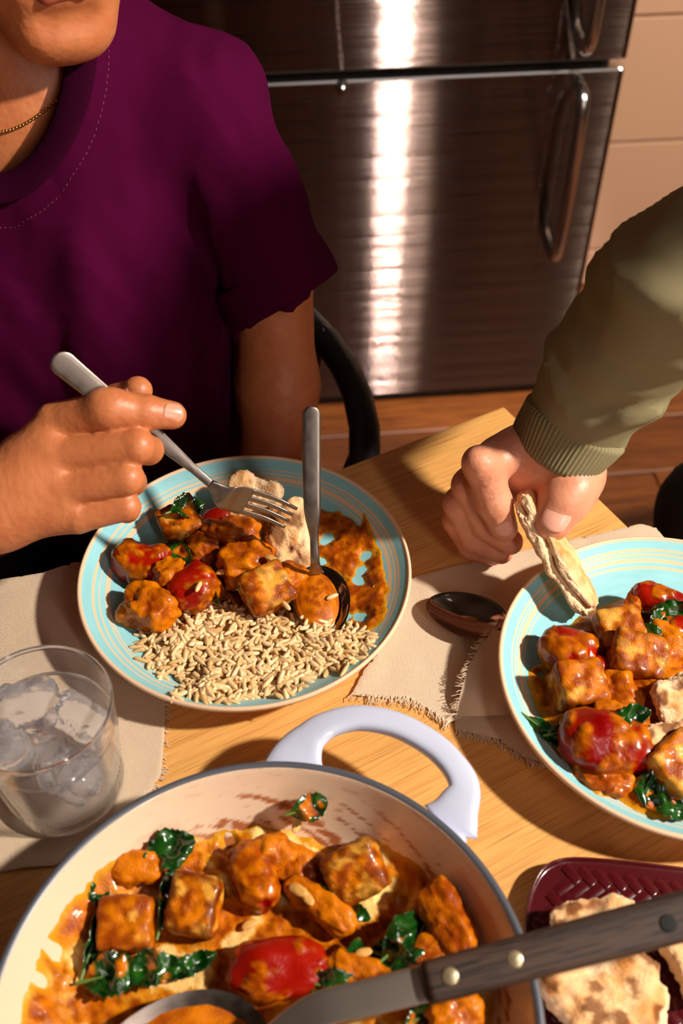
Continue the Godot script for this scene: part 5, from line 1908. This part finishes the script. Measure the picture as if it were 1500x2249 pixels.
func build_woman() -> void:
	var t := thing("person", "person in a dark plum t-shirt holding a fork over the first plate", "person")
	var sk := skin(190, 113, 70, 101)
	var Nk := Vector3(-0.272, 0.315, -0.825)
	var sl := Vector3(-0.1164, 0.2629, -0.8376)
	var sr := Vector3(-0.452, 0.275, -0.80)
	var el := Vector3(-0.0626, 0.0030, -0.7846)
	var wl := Vector3(-0.0698, -0.0705, -0.7374)
	# --- body: trunk, neck, head, left arm, right arm; the right hand on a finer grid
	var f := Flesh.new()
	f.bone(Vector3(-0.272, 0.20, -0.85), Vector3(-0.27, -0.05, -0.87), 0.135, 0.12, 0.05, Vector3(0, 0, 1), 0.72)
	f.bone(Vector3(-0.27, -0.05, -0.87), Vector3(-0.27, -0.15, -0.88), 0.12, 0.14, 0.05, Vector3(0, 0, 1), 0.75)
	f.bone(Nk + Vector3(0, -0.03, -0.02), sl + Vector3(-0.02, 0.0, 0), 0.050, 0.038, 0.04)
	f.bone(Nk + Vector3(0, -0.03, -0.02), sr, 0.055, 0.045, 0.05)
	f.bone(sl, Vector3(-0.0631, 0.1346, -0.8128), 0.036, 0.037, 0.03)
	f.bone(Vector3(-0.0631, 0.1346, -0.8128), el, 0.037, 0.0385, 0.02)
	f.bone(el, wl, 0.0385, 0.030, 0.02)
	f.bone(wl, wl + Vector3(-0.06, -0.09, 0.05), 0.030, 0.024, 0.02)
	f.bone(Nk + Vector3(0, -0.04, -0.01), Nk + Vector3(0.008, 0.13, 0.02), 0.060, 0.054, 0.03)
	f.bone(Nk + Vector3(0.01, -0.035, 0.035), Nk + Vector3(0.075, -0.012, 0.024), 0.012, 0.008, 0.03)   # collar bones
	f.bone(Nk + Vector3(-0.01, -0.035, 0.035), Nk + Vector3(-0.075, -0.012, 0.024), 0.012, 0.008, 0.03)
	var mb := MB.new()
	var er := Vector3(-0.50, 0.02, -0.72)
	var wr := Vector3(-0.2615, 0.1216, -0.4973)
	f.bone(sr, er, 0.045, 0.038, 0.03)
	f.bone(er, wr, 0.039, 0.031, 0.02)
	f.bone(wr, Vector3(-0.2323, 0.1338, -0.4955), 0.031, 0.032, 0.02)
	f.net(mb, Vector3(-0.60, -0.32, -1.02), Vector3(0.04, 0.40, -0.48), 0.008)
	var lips := MB.new()
	var hair := MB.new()
	var eyes := []
	head(mb, lips, hair, eyes, Vector3(-0.1973, 0.3404, -0.7523), 0.42)
	var hand := Flesh.new()
	woman_hand(hand)
	hand.net(mb, Vector3(-0.2117, 0.1541, -0.4950) - Vector3(0.085, 0.085, 0.09), Vector3(-0.1712, 0.1626, -0.5038) + Vector3(0.085, 0.09, 0.085), 0.0022, 0.002)
	put("body", mb.mesh(), sk, t)
	for q in eyes:
		var e := MB.new()
		e.lathe([Vector2(0.0001, -0.011), Vector2(0.0075, -0.0081), Vector2(0.011, 0.0), Vector2(0.0075, 0.0081), Vector2(0.0001, 0.011)], 16)
		put("eye", e.mesh(), mat(30, 18, 12, 0.15), t).position = q
	put("lips", lips.mesh(), mat(150, 72, 56, 0.36), t)
	put("hair", hair.mesh(), mat(20, 11, 8, 0.42), t)
	var nm := mat(214, 150, 124, 0.25)
	var ix := Vector3(-0.1133, 0.1880, -0.5271)
	nail(t, hand, Vector3(-0.1171, 0.1841, -0.5317), Vector3(-0.1106, 0.1806, -0.5339) - Vector3(-0.1246, 0.1859, -0.5307), Vector3(0.25, 0.62, 0.72), 0.0135, 0.0140, nm)
	nail(t, hand, Vector3(-0.1459, 0.1764, -0.5640), Vector3(-0.1443, 0.1838, -0.5631) - Vector3(-0.1562, 0.1629, -0.5687), Vector3(-0.15, 0.60, 0.72), 0.0125, 0.0125, nm)
	# --- the t-shirt
	var s := Flesh.new()
	var d := Vector3(0, 0, 1)
	s.bone(Vector3(-0.272, 0.225, -0.845), Vector3(-0.27, 0.08, -0.845), 0.160, 0.168, 0.05, d, 0.74)
	s.bone(Vector3(-0.27, 0.08, -0.845), Vector3(-0.27, -0.08, -0.86), 0.168, 0.160, 0.05, d, 0.74)
	s.bone(Vector3(-0.27, -0.08, -0.86), Vector3(-0.27, -0.15, -0.87), 0.160, 0.166, 0.05, d, 0.8)
	s.bone(Nk + Vector3(0, -0.035, -0.02), sl + Vector3(-0.02, 0.004, 0), 0.062, 0.050, 0.03)
	s.bone(Nk.lerp(sl, 0.45) + Vector3(0, -0.018, -0.01), sl + Vector3(-0.02, 0.004, 0), 0.056, 0.050, 0.03)
	s.bone(Nk + Vector3(0, -0.035, -0.02), sr + Vector3(0.025, 0.008, 0), 0.062, 0.050, 0.04)
	s.bone(Vector3(-0.33, 0.10, -0.785), Vector3(-0.345, 0.07, -0.775), 0.075, 0.07, 0.06)
	s.bone(Vector3(-0.205, 0.10, -0.785), Vector3(-0.195, 0.07, -0.775), 0.075, 0.07, 0.06)
	var hem := Vector3(-0.0536, 0.0956, -0.8012)
	var arm := (hem - sl).normalized()
	s.bone(sl, sl.lerp(hem, 0.5), 0.049, 0.048, 0.035)
	s.bone(sl.lerp(hem, 0.5), hem + arm * 0.02, 0.048, 0.057, 0.02)
	var arm2 := (Vector3(-0.0362, 0.0682, -0.7873) - hem).normalized()
	var hem_r := sr.lerp(er, 0.62)
	s.bone(sr, hem_r, 0.056, 0.062, 0.035)
	# the neck opening and the arm openings
	var ax := Vector3(0.0, 0.86, 0.51).normalized()
	var nc := Nk + Vector3(0, 0.0, 0.028)
	var wn := noise(7.0, 111, 3)
	var wn2 := noise(16.0, 112, 2)
	var cut := func(p: Vector3) -> float:
		# soft creases, deeper under the arm and at the side
		var e := wn.get_noise_3d(p.x * 1.6, p.y * 0.45, p.z) * 0.013 + wn2.get_noise_3d(p.x * 1.2 + p.y * 0.6, p.y * 0.35, p.z) * 0.004
		var q := p - sl
		var along := q.dot(arm)
		var fold := exp(-pow((q.x + 0.010 + 0.10 * q.y) / 0.010, 2.0)) * smoothstep(0.02, 0.10, -q.y) * (1.0 - smoothstep(0.20, 0.32, -q.y))
		return e * smoothstep(0.07, 0.16, p.distance_to(nc)) + fold * 0.012
	s.extra = cut
	var sm := MB.new()
	s.all_live()
	var ring_in := []
	var neck_e := []
	var u0 := Vector3.RIGHT
	var w0 := ax.cross(u0).normalized()
	for k in 48:
		var a := TAU * k / 48
		var off := u0 * cos(a) * 0.083 + w0 * sin(a) * (0.098 if sin(a) * w0.z > 0.0 else 0.074)
		var h := 0.16
		while h > -0.2 and s.at(nc + off + ax * h) > 0.0:
			h -= 0.002
		neck_e.append(nc + off + ax * h)
	for pass_n in 6:
		var sm_e := []
		for k in 48:
			sm_e.append((neck_e[(k + 47) % 48] + neck_e[k] * 2.0 + neck_e[(k + 1) % 48]) / 4.0)
		neck_e = sm_e
	s.carve(nc - ax * 0.012, nc + ax * 0.3, 0.075, 0.075, 0.006)
	s.carve(nc + w0 * (0.018 if w0.z > 0.0 else -0.018) - ax * 0.03, nc + ax * 0.3, 0.073, 0.073, 0.006)
	s.carve(hem + arm2 * 0.068, hem + arm2 * 0.30, 0.082, 0.16, 0.003)
	s.net(sm, Vector3(-0.60, -0.40, -1.02), Vector3(0.03, 0.42, -0.62), 0.0068, 0.016)
	var cloth := mat(70, 6, 44, 0.9)
	cloth.rim_enabled = true
	cloth.rim = 0.12
	cloth.rim_tint = 1.0
	cloth.metallic_specular = 0.12
	cloth.heightmap_enabled = true
	cloth.heightmap_texture = M.linen.heightmap_texture
	cloth.heightmap_scale = 0.02
	tri_map(cloth, Vector3(40, 40, 40))
	var shirt := put("t_shirt", sm.mesh(), cloth, t)
	# rib collar
	var col := MB.new()
	var rings := []
	for k in 49:
		var p: Vector3 = neck_e[k % 48]
		var q: Vector3 = neck_e[(k + 1) % 48]
		var r: Vector3 = neck_e[(k + 47) % 48]
		var tv := (q - r).normalized()
		var inw := (nc - p)
		inw = (inw - ax * inw.dot(ax) * 0.6).normalized()
		var nrm := inw.cross(tv).normalized()
		if nrm.dot(ax) < 0.0:
			nrm = -nrm
		var ring := PackedVector3Array()
		for j in 14:
			var an := TAU * j / 14
			ring.append(p + inw * (cos(an) * 0.0125 + 0.004) + nrm * (sin(an) * 0.004 + 0.001 * cos(an)) + nrm * 0.001)
		rings.append(ring)
	col.loft(rings, false, false)
	var rib := mat(46, 5, 29, 0.95)
	rib.metallic_specular = 0.1
	var stitch := MB.new()
	for k in 300:
		if k % 2 == 0:
			var pp := []
			for e in 2:
				var fk := (k + e * 0.9) / 300.0 * 48.0
				var i0 := int(fk) % 48
				var q: Vector3 = neck_e[i0].lerp(neck_e[(i0 + 1) % 48], fk - int(fk))
				var outw := (q - nc)
				outw = (outw - ax * outw.dot(ax)).normalized()
				q += outw * 0.0155
				var h := 0.03
				while h > -0.04 and s.at(q + ax * h) > 0.0:
					h -= 0.001
				pp.append(q + ax * (h + 0.0006))
			stitch.tube(pp, [0.00042], 5, ax, 1.0, false)
	put("stitching", stitch.mesh(2), mat(110, 46, 82, 0.8), shirt)
	put("collar", col.mesh(), rib, shirt)
	# sleeve hem: a turned band round the arm
	var hm := MB.new()
	var hr := []
	var hu := arm2.cross(Vector3(0.3, 0.2, 1)).normalized()
	var hv := arm2.cross(hu).normalized()
	for k in 49:
		var an := TAU * k / 48
		var o := hu * cos(an) + hv * sin(an)
		var rr := 0.0580 + 0.0015 * sin(an * 3.0)
		var ring := PackedVector3Array()
		for j in 10:
			var b2 := TAU * j / 10
			ring.append(hem + arm2 * (-0.016 + 0.019 * cos(b2)) + o * (rr + 0.0024 * sin(b2)))
		hr.append(ring)
	hm.loft(hr, false, false)
	put("sleeve_hem", hm.mesh(), cloth, shirt)
	# dark trousers on the seat
	var tr := Flesh.new()
	for sx in [-1.0, 1.0]:
		tr.bone(Vector3(-0.27 + sx * 0.09, -0.26, -0.85), Vector3(-0.25 + sx * 0.10, -0.20, -0.45), 0.085, 0.068, 0.04)
		tr.bone(Vector3(-0.25 + sx * 0.10, -0.20, -0.45), Vector3(-0.25 + sx * 0.10, -0.68, -0.50), 0.066, 0.045, 0.02)
		tr.bone(Vector3(-0.25 + sx * 0.10, -0.70, -0.50), Vector3(-0.24 + sx * 0.11, -0.71, -0.36), 0.038, 0.028, 0.02)
	var tm := MB.new()
	tr.net(tm, Vector3(-0.50, -0.74, -1.0), Vector3(0.0, -0.10, -0.33), 0.016)
	put("trousers", tm.mesh(), mat(16, 14, 16, 0.8), t)
	# chain at the neck
	var ch := MB.new()
	var cr := []
	f.all_live()
	for k in 49:
		var a := TAU * k / 48
		var c := Nk + Vector3(0.0, 0.018 - 0.062 * maxf(0.0, sin(a)) + 0.02 * maxf(0.0, -sin(a)), 0.0)
		var dr := Vector3(cos(a), 0.10, sin(a)).normalized()
		var r := 0.03
		while r < 0.14 and f.at(c + dr * r) < 0.0012:
			r += 0.001
		cr.append(c + dr * r)
	for k in 160:
		var fk := k / 160.0 * 48.0
		var p: Vector3 = cr[int(fk)].lerp(cr[int(fk) + 1], fk - int(fk))
		var bd := SphereMesh.new()
		ch.lathe([Vector2(0.0001, -0.0014), Vector2(0.0012, -0.0008), Vector2(0.0014, 0.0), Vector2(0.0012, 0.0008), Vector2(0.0001, 0.0014)], 7)
		for j in range(ch.v.size() - 35, ch.v.size()):
			ch.v[j] += p
	tag(put("necklace", ch.mesh(2), mat(214, 170, 96, 0.25, 1.0)), "thin gold bead chain round the neck of the person in plum", "necklace")


func head(mb: MB, lips: MB, hair: MB, eyes: Array, chin: Vector3, yaw: float) -> void:
	# lower face in detail: chin, jaw, lips, nose; head local +z forwards, turned by yaw and tipped down
	var tip := Basis(Vector3.UP, yaw) * Basis(Vector3.RIGHT, 0.16)
	var o := chin - tip * Vector3(0, -0.122, 0.078)
	var f := Flesh.new()
	var w := func(x: float, y: float, z: float) -> Vector3: return o + tip * Vector3(x, y, z)
	f.bone(o + tip * Vector3(0, 0.035, -0.02), o + tip * Vector3(0, 0.03, 0.02), 0.092, 0.085, 0.03)
	f.bone(o + tip * Vector3(-0.012, -0.103, 0.068), o + tip * Vector3(0.012, -0.103, 0.068), 0.021, 0.021, 0.02)
	for s in [-1.0, 1.0]:
		f.bone(o + tip * Vector3(0.012 * s, -0.102, 0.064), o + tip * Vector3(0.058 * s, -0.062, 0.0), 0.022, 0.020, 0.03)
		f.bone(o + tip * Vector3(0.058 * s, -0.062, 0.0), o + tip * Vector3(0.066 * s, 0.0, -0.01), 0.020, 0.022, 0.03)
		f.bone(o + tip * Vector3(0.050 * s, -0.02, 0.055), o + tip * Vector3(0.040 * s, -0.055, 0.062), 0.024, 0.022, 0.03)
		f.bone(o + tip * Vector3(0.030 * s, 0.02, 0.082), o + tip * Vector3(0.034 * s, 0.02, 0.082), 0.010, 0.010, 0.012)
		f.bone(o + tip * Vector3(0.074 * s, 0.015, -0.012), o + tip * Vector3(0.073 * s, -0.018, -0.006), 0.011, 0.009, 0.008)
	f.bone(o + tip * Vector3(0, -0.06, 0.062), o + tip * Vector3(0, -0.03, 0.058), 0.036, 0.04, 0.03)
	f.bone(o + tip * Vector3(0, 0.02, 0.090), o + tip * Vector3(0, -0.026, 0.108), 0.010, 0.013, 0.018)
	# lips
	f.bone(o + tip * Vector3(-0.022, -0.074, 0.085), o + tip * Vector3(0.022, -0.074, 0.085), 0.0050, 0.0050, 0.012)
	f.bone(o + tip * Vector3(-0.018, -0.062, 0.088), o + tip * Vector3(0.018, -0.062, 0.088), 0.0050, 0.0050, 0.008)
	f.carve(o + tip * Vector3(-0.014, -0.090, 0.101), o + tip * Vector3(0.014, -0.090, 0.101), 0.007, 0.007, 0.014)
	f.bone(o + tip * Vector3(0, -0.06, -0.02), o + tip * Vector3(0, -0.14, -0.035), 0.055, 0.055, 0.03)
	for s in [-1.0, 1.0]:
		eyes.append(o + tip * Vector3(0.032 * s, 0.018, 0.0815))
	var lp := Flesh.new()
	lp.chain([o + tip * Vector3(-0.026, -0.0655, 0.0895), o + tip * Vector3(-0.012, -0.0695, 0.0962), o + tip * Vector3(0.012, -0.0695, 0.0962), o + tip * Vector3(0.026, -0.0655, 0.0895)], [0.0030, 0.0052, 0.0052, 0.0026], 0.004)
	lp.chain([o + tip * Vector3(-0.026, -0.0635, 0.0895), o + tip * Vector3(-0.010, -0.0595, 0.0965), o + tip * Vector3(0.010, -0.0595, 0.0965), o + tip * Vector3(0.026, -0.0635, 0.0895)], [0.0028, 0.0040, 0.0040, 0.0024], 0.002)
	lp.net(lips, o - Vector3(0.07, 0.12, 0.02), o + Vector3(0.07, -0.02, 0.14), 0.0018)
	var h := Flesh.new()
	h.bone(o + tip * Vector3(0, 0.055, -0.035), o + tip * Vector3(0, 0.05, -0.02), 0.100, 0.098, 0.03)
	for s in [-1.0, 1.0]:
		h.bone(o + tip * Vector3(0.07 * s, 0.03, -0.03), o + tip * Vector3(0.068 * s, -0.10, -0.075), 0.034, 0.030, 0.03)
		h.bone(o + tip * Vector3(0.068 * s, -0.10, -0.075), o + tip * Vector3(0.05 * s, -0.19, -0.115), 0.030, 0.020, 0.03)
	h.bone(o + tip * Vector3(0, -0.02, -0.08), o + tip * Vector3(0, -0.19, -0.13), 0.06, 0.035, 0.03)
	h.carve(o + tip * Vector3(0, 0.0, 0.10), o + tip * Vector3(0, -0.16, 0.08), 0.085, 0.085, 0.01)
	var hn := noise(12.0, 131, 2)
	var strands := func(p: Vector3) -> float: return sin((p.x * 0.8 + p.z) * 420.0 + hn.get_noise_3dv(p) * 9.0) * 0.0012
	h.extra = strands
	h.net(hair, o - Vector3(0.15, 0.26, 0.20), o + Vector3(0.15, 0.18, 0.12), 0.0055)
	f.net(mb, o - Vector3(0.115, 0.165, 0.13), o + Vector3(0.115, 0.15, 0.14), 0.004)


func woman_hand(h: Flesh) -> void:
	var im := Vector3(-0.1976, 0.1774, -0.5306)
	var mm := Vector3(-0.1972, 0.1650, -0.5092)
	var rm := Vector3(-0.1911, 0.1492, -0.4927)
	var pm := Vector3(-0.1822, 0.1318, -0.4834)
	var wr := Vector3(-0.2429, 0.1315, -0.4946)
	# palm
	for q in [[im, 0.0140], [mm, 0.0135], [rm, 0.0126], [pm, 0.0115]]:
		h.bone(wr, q[0], 0.0225, q[1], 0.016)
	h.bone(Vector3(-0.2195, 0.1437, -0.5058), Vector3(-0.2056, 0.1454, -0.5177), 0.022, 0.020, 0.02)
	h.bone(wr, Vector3(-0.2841, 0.1190, -0.4946), 0.027, 0.031, 0.02)
	h.bone(Vector3(-0.2065, 0.1299, -0.5059), Vector3(-0.1955, 0.1204, -0.5061), 0.018, 0.015, 0.02)
	# fingers: knuckle, middle joint, end joint, tip
	h.chain([im, Vector3(-0.1577, 0.1922, -0.5258), Vector3(-0.1330, 0.1874, -0.5294), Vector3(-0.1162, 0.1819, -0.5323)], [0.0140, 0.0130, 0.0119, 0.0097], 0.0022)
	h.chain([mm, Vector3(-0.1381, 0.1752, -0.5082), Vector3(-0.1353, 0.1573, -0.5241), Vector3(-0.1547, 0.1361, -0.5454)], [0.0130, 0.0117, 0.0106, 0.0092], 0.0022)
	h.chain([rm, Vector3(-0.1454, 0.1588, -0.4941), Vector3(-0.1498, 0.1320, -0.5181), Vector3(-0.1725, 0.1200, -0.5287)], [0.0124, 0.0112, 0.0102, 0.0088], 0.0022)
	h.chain([pm, Vector3(-0.1483, 0.1381, -0.4871), Vector3(-0.1547, 0.1151, -0.5064), Vector3(-0.1749, 0.1077, -0.5161)], [0.0112, 0.0098, 0.0092, 0.0080], 0.0022)
	# knuckle pads
	h.bone(Vector3(-0.1601, 0.1966, -0.5259), Vector3(-0.1540, 0.1965, -0.5259), 0.0090, 0.0090, 0.012)
	# thumb behind the fork
	h.chain([Vector3(-0.2225, 0.1479, -0.5245), Vector3(-0.1973, 0.1457, -0.5611), Vector3(-0.1645, 0.1598, -0.5699), Vector3(-0.1452, 0.1773, -0.5650)], [0.020, 0.0165, 0.0130, 0.0105], 0.010)


func build_man() -> void:
	var t := thing("person", "person in an olive long sleeved top dipping bread into the second plate", "person")
	var sk := skin(212, 142, 110, 102)
	var wrist := Vector3(0.1720, 0.1211, -0.5716)
	var elbow := Vector3(0.2177, 0.2605, -0.5618)
	var shoulder := Vector3(0.57, 0.37, -0.83)
	# --- body
	var f := Flesh.new()
	f.bone(wrist, elbow, 0.025, 0.032, 0.02)
	f.bone(elbow, shoulder, 0.038, 0.05, 0.02)
	f.bone(Vector3(0.74, 0.35, -0.70), Vector3(0.76, -0.10, -0.62), 0.12, 0.14, 0.05)
	f.bone(Vector3(0.74, -0.08, -0.66), Vector3(0.76, -0.14, -0.66), 0.13, 0.13, 0.05)
	f.bone(shoulder, Vector3(0.80, 0.36, -0.50), 0.055, 0.06, 0.04)
	f.bone(Vector3(0.72, 0.42, -0.69), Vector3(0.575, 0.555, -0.555), 0.054, 0.048, 0.03)
	f.bone(Vector3(0.515, 0.588, -0.498), Vector3(0.55, 0.608, -0.512), 0.076, 0.080, 0.03)  # head out of view, placed to shade the olive sleeve
	f.bone(Vector3(0.478, 0.562, -0.492), Vector3(0.52, 0.562, -0.50), 0.022, 0.035, 0.03)
	var mb := MB.new()
	f.net(mb, Vector3(0.10, -0.42, -1.02), Vector3(0.98, 0.82, -0.30), 0.014)
	var hand := Flesh.new()
	man_hand(hand)
	hand.net(mb, Vector3(0.1337, 0.0660, -0.5621) - Vector3(0.085, 0.085, 0.10), Vector3(0.1410, 0.0900, -0.5581) + Vector3(0.105, 0.09, 0.09), 0.0023, 0.002)
	put("body", mb.mesh(), sk, t)
	var nm := mat(236, 172, 150, 0.25)
	nail(t, hand, Vector3(0.1599, 0.0884, -0.5234), Vector3(0.1543, 0.0796, -0.5186) - Vector3(0.1673, 0.0971, -0.5310), Vector3(-0.10, 0.70, 0.70), 0.0200, 0.0200, nm)
	nail(t, hand, Vector3(0.1240, 0.0719, -0.5337), Vector3(0.1288, 0.0641, -0.5313) - Vector3(0.1175, 0.0845, -0.5381), Vector3(-0.35, 0.50, 0.78), 0.0140, 0.0150, nm)
	var hr := Flesh.new()
	hr.bone(Vector3(0.536, 0.616, -0.504), Vector3(0.562, 0.613, -0.514), 0.076, 0.081, 0.02)
	hr.carve(Vector3(0.435, 0.536, -0.49), Vector3(0.445, 0.606, -0.49), 0.085, 0.08, 0.01)
	var hm := MB.new()
	hr.net(hm, Vector3(0.38, 0.48, -0.62), Vector3(0.70, 0.78, -0.30), 0.009)
	put("hair", hm.mesh(), mat(24, 15, 10, 0.5), t)
	# --- the top
	var s := Flesh.new()
	s.bone(Vector3(0.1776, 0.1428, -0.5768), Vector3(0.1945, 0.1892, -0.5773), 0.0385, 0.0435, 0.015)
	s.bone(Vector3(0.1945, 0.1892, -0.5773), elbow, 0.0435, 0.048, 0.02)
	s.bone(elbow, shoulder, 0.049, 0.070, 0.02)
	s.bone(Vector3(0.745, 0.33, -0.70), Vector3(0.76, -0.10, -0.62), 0.135, 0.16, 0.05)
	s.bone(Vector3(0.74, -0.08, -0.66), Vector3(0.76, -0.15, -0.66), 0.16, 0.165, 0.05)
	s.bone(shoulder, Vector3(0.80, 0.36, -0.50), 0.072, 0.075, 0.04)
	s.bone(Vector3(0.80, 0.35, -0.50), Vector3(0.74, 0.05, -0.34), 0.075, 0.06, 0.04)
	s.bone(Vector3(0.1939, 0.1309, -0.5645), Vector3(0.2031, 0.1285, -0.5620), 0.010, 0.010, 0.010)   # the sagging edge of the sleeve
	s.bone(Vector3(0.1884, 0.1190, -0.5564), Vector3(0.1946, 0.1170, -0.5545), 0.007, 0.007, 0.010)
	var ar := (elbow - wrist).normalized()
	var wn := noise(11.0, 121, 2)
	var sleeve := func(p: Vector3) -> float:
		var q := p - wrist
		var al := q.dot(ar)
		var ring := sin(al * 185.0 + 5.0 * wn.get_noise_3dv(p) + 9.0 * (q - ar * al).y) * 0.0050 * smoothstep(0.03, 0.07, al)
		return ring * (0.5 + wn.get_noise_3dv(p * 0.6)) + wn.get_noise_3dv(p) * 0.005 * smoothstep(0.03, 0.08, al)
	s.extra = sleeve
	var sm := MB.new()
	s.net(sm, Vector3(0.09, -0.45, -1.04), Vector3(1.0, 0.52, -0.25), 0.0068, 0.012)
	var cl := mat(140, 130, 98, 0.9)
	cl.metallic_specular = 0.12
	cl.heightmap_enabled = true
	cl.heightmap_texture = M.linen.heightmap_texture
	cl.heightmap_scale = 0.03
	tri_map(cl, Vector3(34, 34, 34))
	var top := put("sweatshirt", sm.mesh(), cl, t)
	# the ribbed cuff
	var cuff := MB.new()
	var c0 := Vector3(0.1621, 0.1084, -0.5671)
	var c1 := Vector3(0.1767, 0.1396, -0.5764)
	var ca := (c1 - c0).normalized()
	var cu := ca.cross(Vector3.UP).normalized()
	var cv := cu.cross(ca).normalized()
	var rings := []
	for k in 13:
		var u := k / 12.0
		var ring := PackedVector3Array()
		for j in 288:
			var an := TAU * j / 288
			var rr := lerpf(0.0345, 0.0405, u) + 0.0006 * sin(an * 72.0) + 0.0016 * sin(an * 3.0 + u * 3.0)
			if k == 0 or k == 12:
				rr -= 0.003
			ring.append(c0.lerp(c1, u) + (cu * cos(an) * 1.04 + cv * sin(an) * 0.98) * rr)
		rings.append(ring)
	cuff.loft(rings, false, false)
	put("ribbed_cuff", cuff.mesh(), cl, top)
	var tr := Flesh.new()
	tr.bone(Vector3(0.77, -0.25, -0.60), Vector3(0.38, -0.20, -0.48), 0.085, 0.07, 0.04)
	tr.bone(Vector3(0.38, -0.20, -0.48), Vector3(0.40, -0.70, -0.48), 0.066, 0.05, 0.02)
	tr.bone(Vector3(0.77, -0.25, -0.74), Vector3(0.43, -0.19, -0.79), 0.085, 0.072, 0.04)
	tr.bone(Vector3(0.43, -0.19, -0.79), Vector3(0.46, -0.68, -0.80), 0.066, 0.045, 0.02)
	tr.bone(Vector3(0.46, -0.70, -0.80), Vector3(0.32, -0.71, -0.77), 0.038, 0.028, 0.02)
	tr.bone(Vector3(0.40, -0.70, -0.48), Vector3(0.27, -0.71, -0.45), 0.038, 0.028, 0.02)
	var tm := MB.new()
	tr.net(tm, Vector3(0.24, -0.74, -0.92), Vector3(0.90, -0.08, -0.36), 0.016)
	put("trousers", tm.mesh(), mat(13, 12, 14, 0.8), t)


func man_hand(h: Flesh) -> void:
	var wr := Vector3(0.1674, 0.1059, -0.5717)
	var im := Vector3(0.1362, 0.1125, -0.5699)
	var mm := Vector3(0.1222, 0.0954, -0.5782)
	var rm := Vector3(0.1166, 0.0770, -0.5821)
	var pm := Vector3(0.1156, 0.0570, -0.5815)
	h.bone(Vector3(0.1762, 0.1278, -0.5785), wr, 0.025, 0.027, 0.016)
	for q in [[im, 0.0180], [mm, 0.0170], [rm, 0.0160], [pm, 0.0150]]:
		h.bone(wr, q[0], 0.026, q[1], 0.018)
	# index: goes left to the bent middle joint, then down to the bread
	h.chain([im, Vector3(0.1072, 0.1126, -0.5528), Vector3(0.1167, 0.0869, -0.5391), Vector3(0.1258, 0.0648, -0.5335)], [0.0165, 0.0146, 0.0134, 0.0108], 0.004)
	h.chain([mm, Vector3(0.0997, 0.0830, -0.5625), Vector3(0.1148, 0.0535, -0.5492), Vector3(0.1338, 0.0419, -0.5401)], [0.0155, 0.0138, 0.0128, 0.0106], 0.0022)
	h.chain([rm, Vector3(0.0937, 0.0618, -0.5635), Vector3(0.1076, 0.0335, -0.5529), Vector3(0.1289, 0.0252, -0.5444)], [0.0145, 0.0130, 0.0120, 0.0102], 0.0022)
	h.chain([pm, Vector3(0.0933, 0.0411, -0.5651), Vector3(0.1063, 0.0187, -0.5564), Vector3(0.1242, 0.0139, -0.5514)], [0.0132, 0.0116, 0.0106, 0.0092], 0.0022)
	# thumb
	h.chain([Vector3(0.1721, 0.0999, -0.5756), Vector3(0.1777, 0.1006, -0.5519), Vector3(0.1716, 0.1016, -0.5371), Vector3(0.1581, 0.0850, -0.5214)], [0.026, 0.0200, 0.0178, 0.0135], 0.010)
	h.bone(Vector3(0.1647, 0.0988, -0.5270), Vector3(0.1568, 0.0884, -0.5206), 0.0150, 0.0135, 0.010)
	# web between thumb and index
	h.bone(Vector3(0.1429, 0.0954, -0.5781), Vector3(0.1596, 0.0913, -0.5667), 0.016, 0.016, 0.016)
	h.bone(Vector3(0.1008, 0.1237, -0.5470), Vector3(0.1028, 0.1223, -0.5455), 0.0100, 0.0100, 0.012)
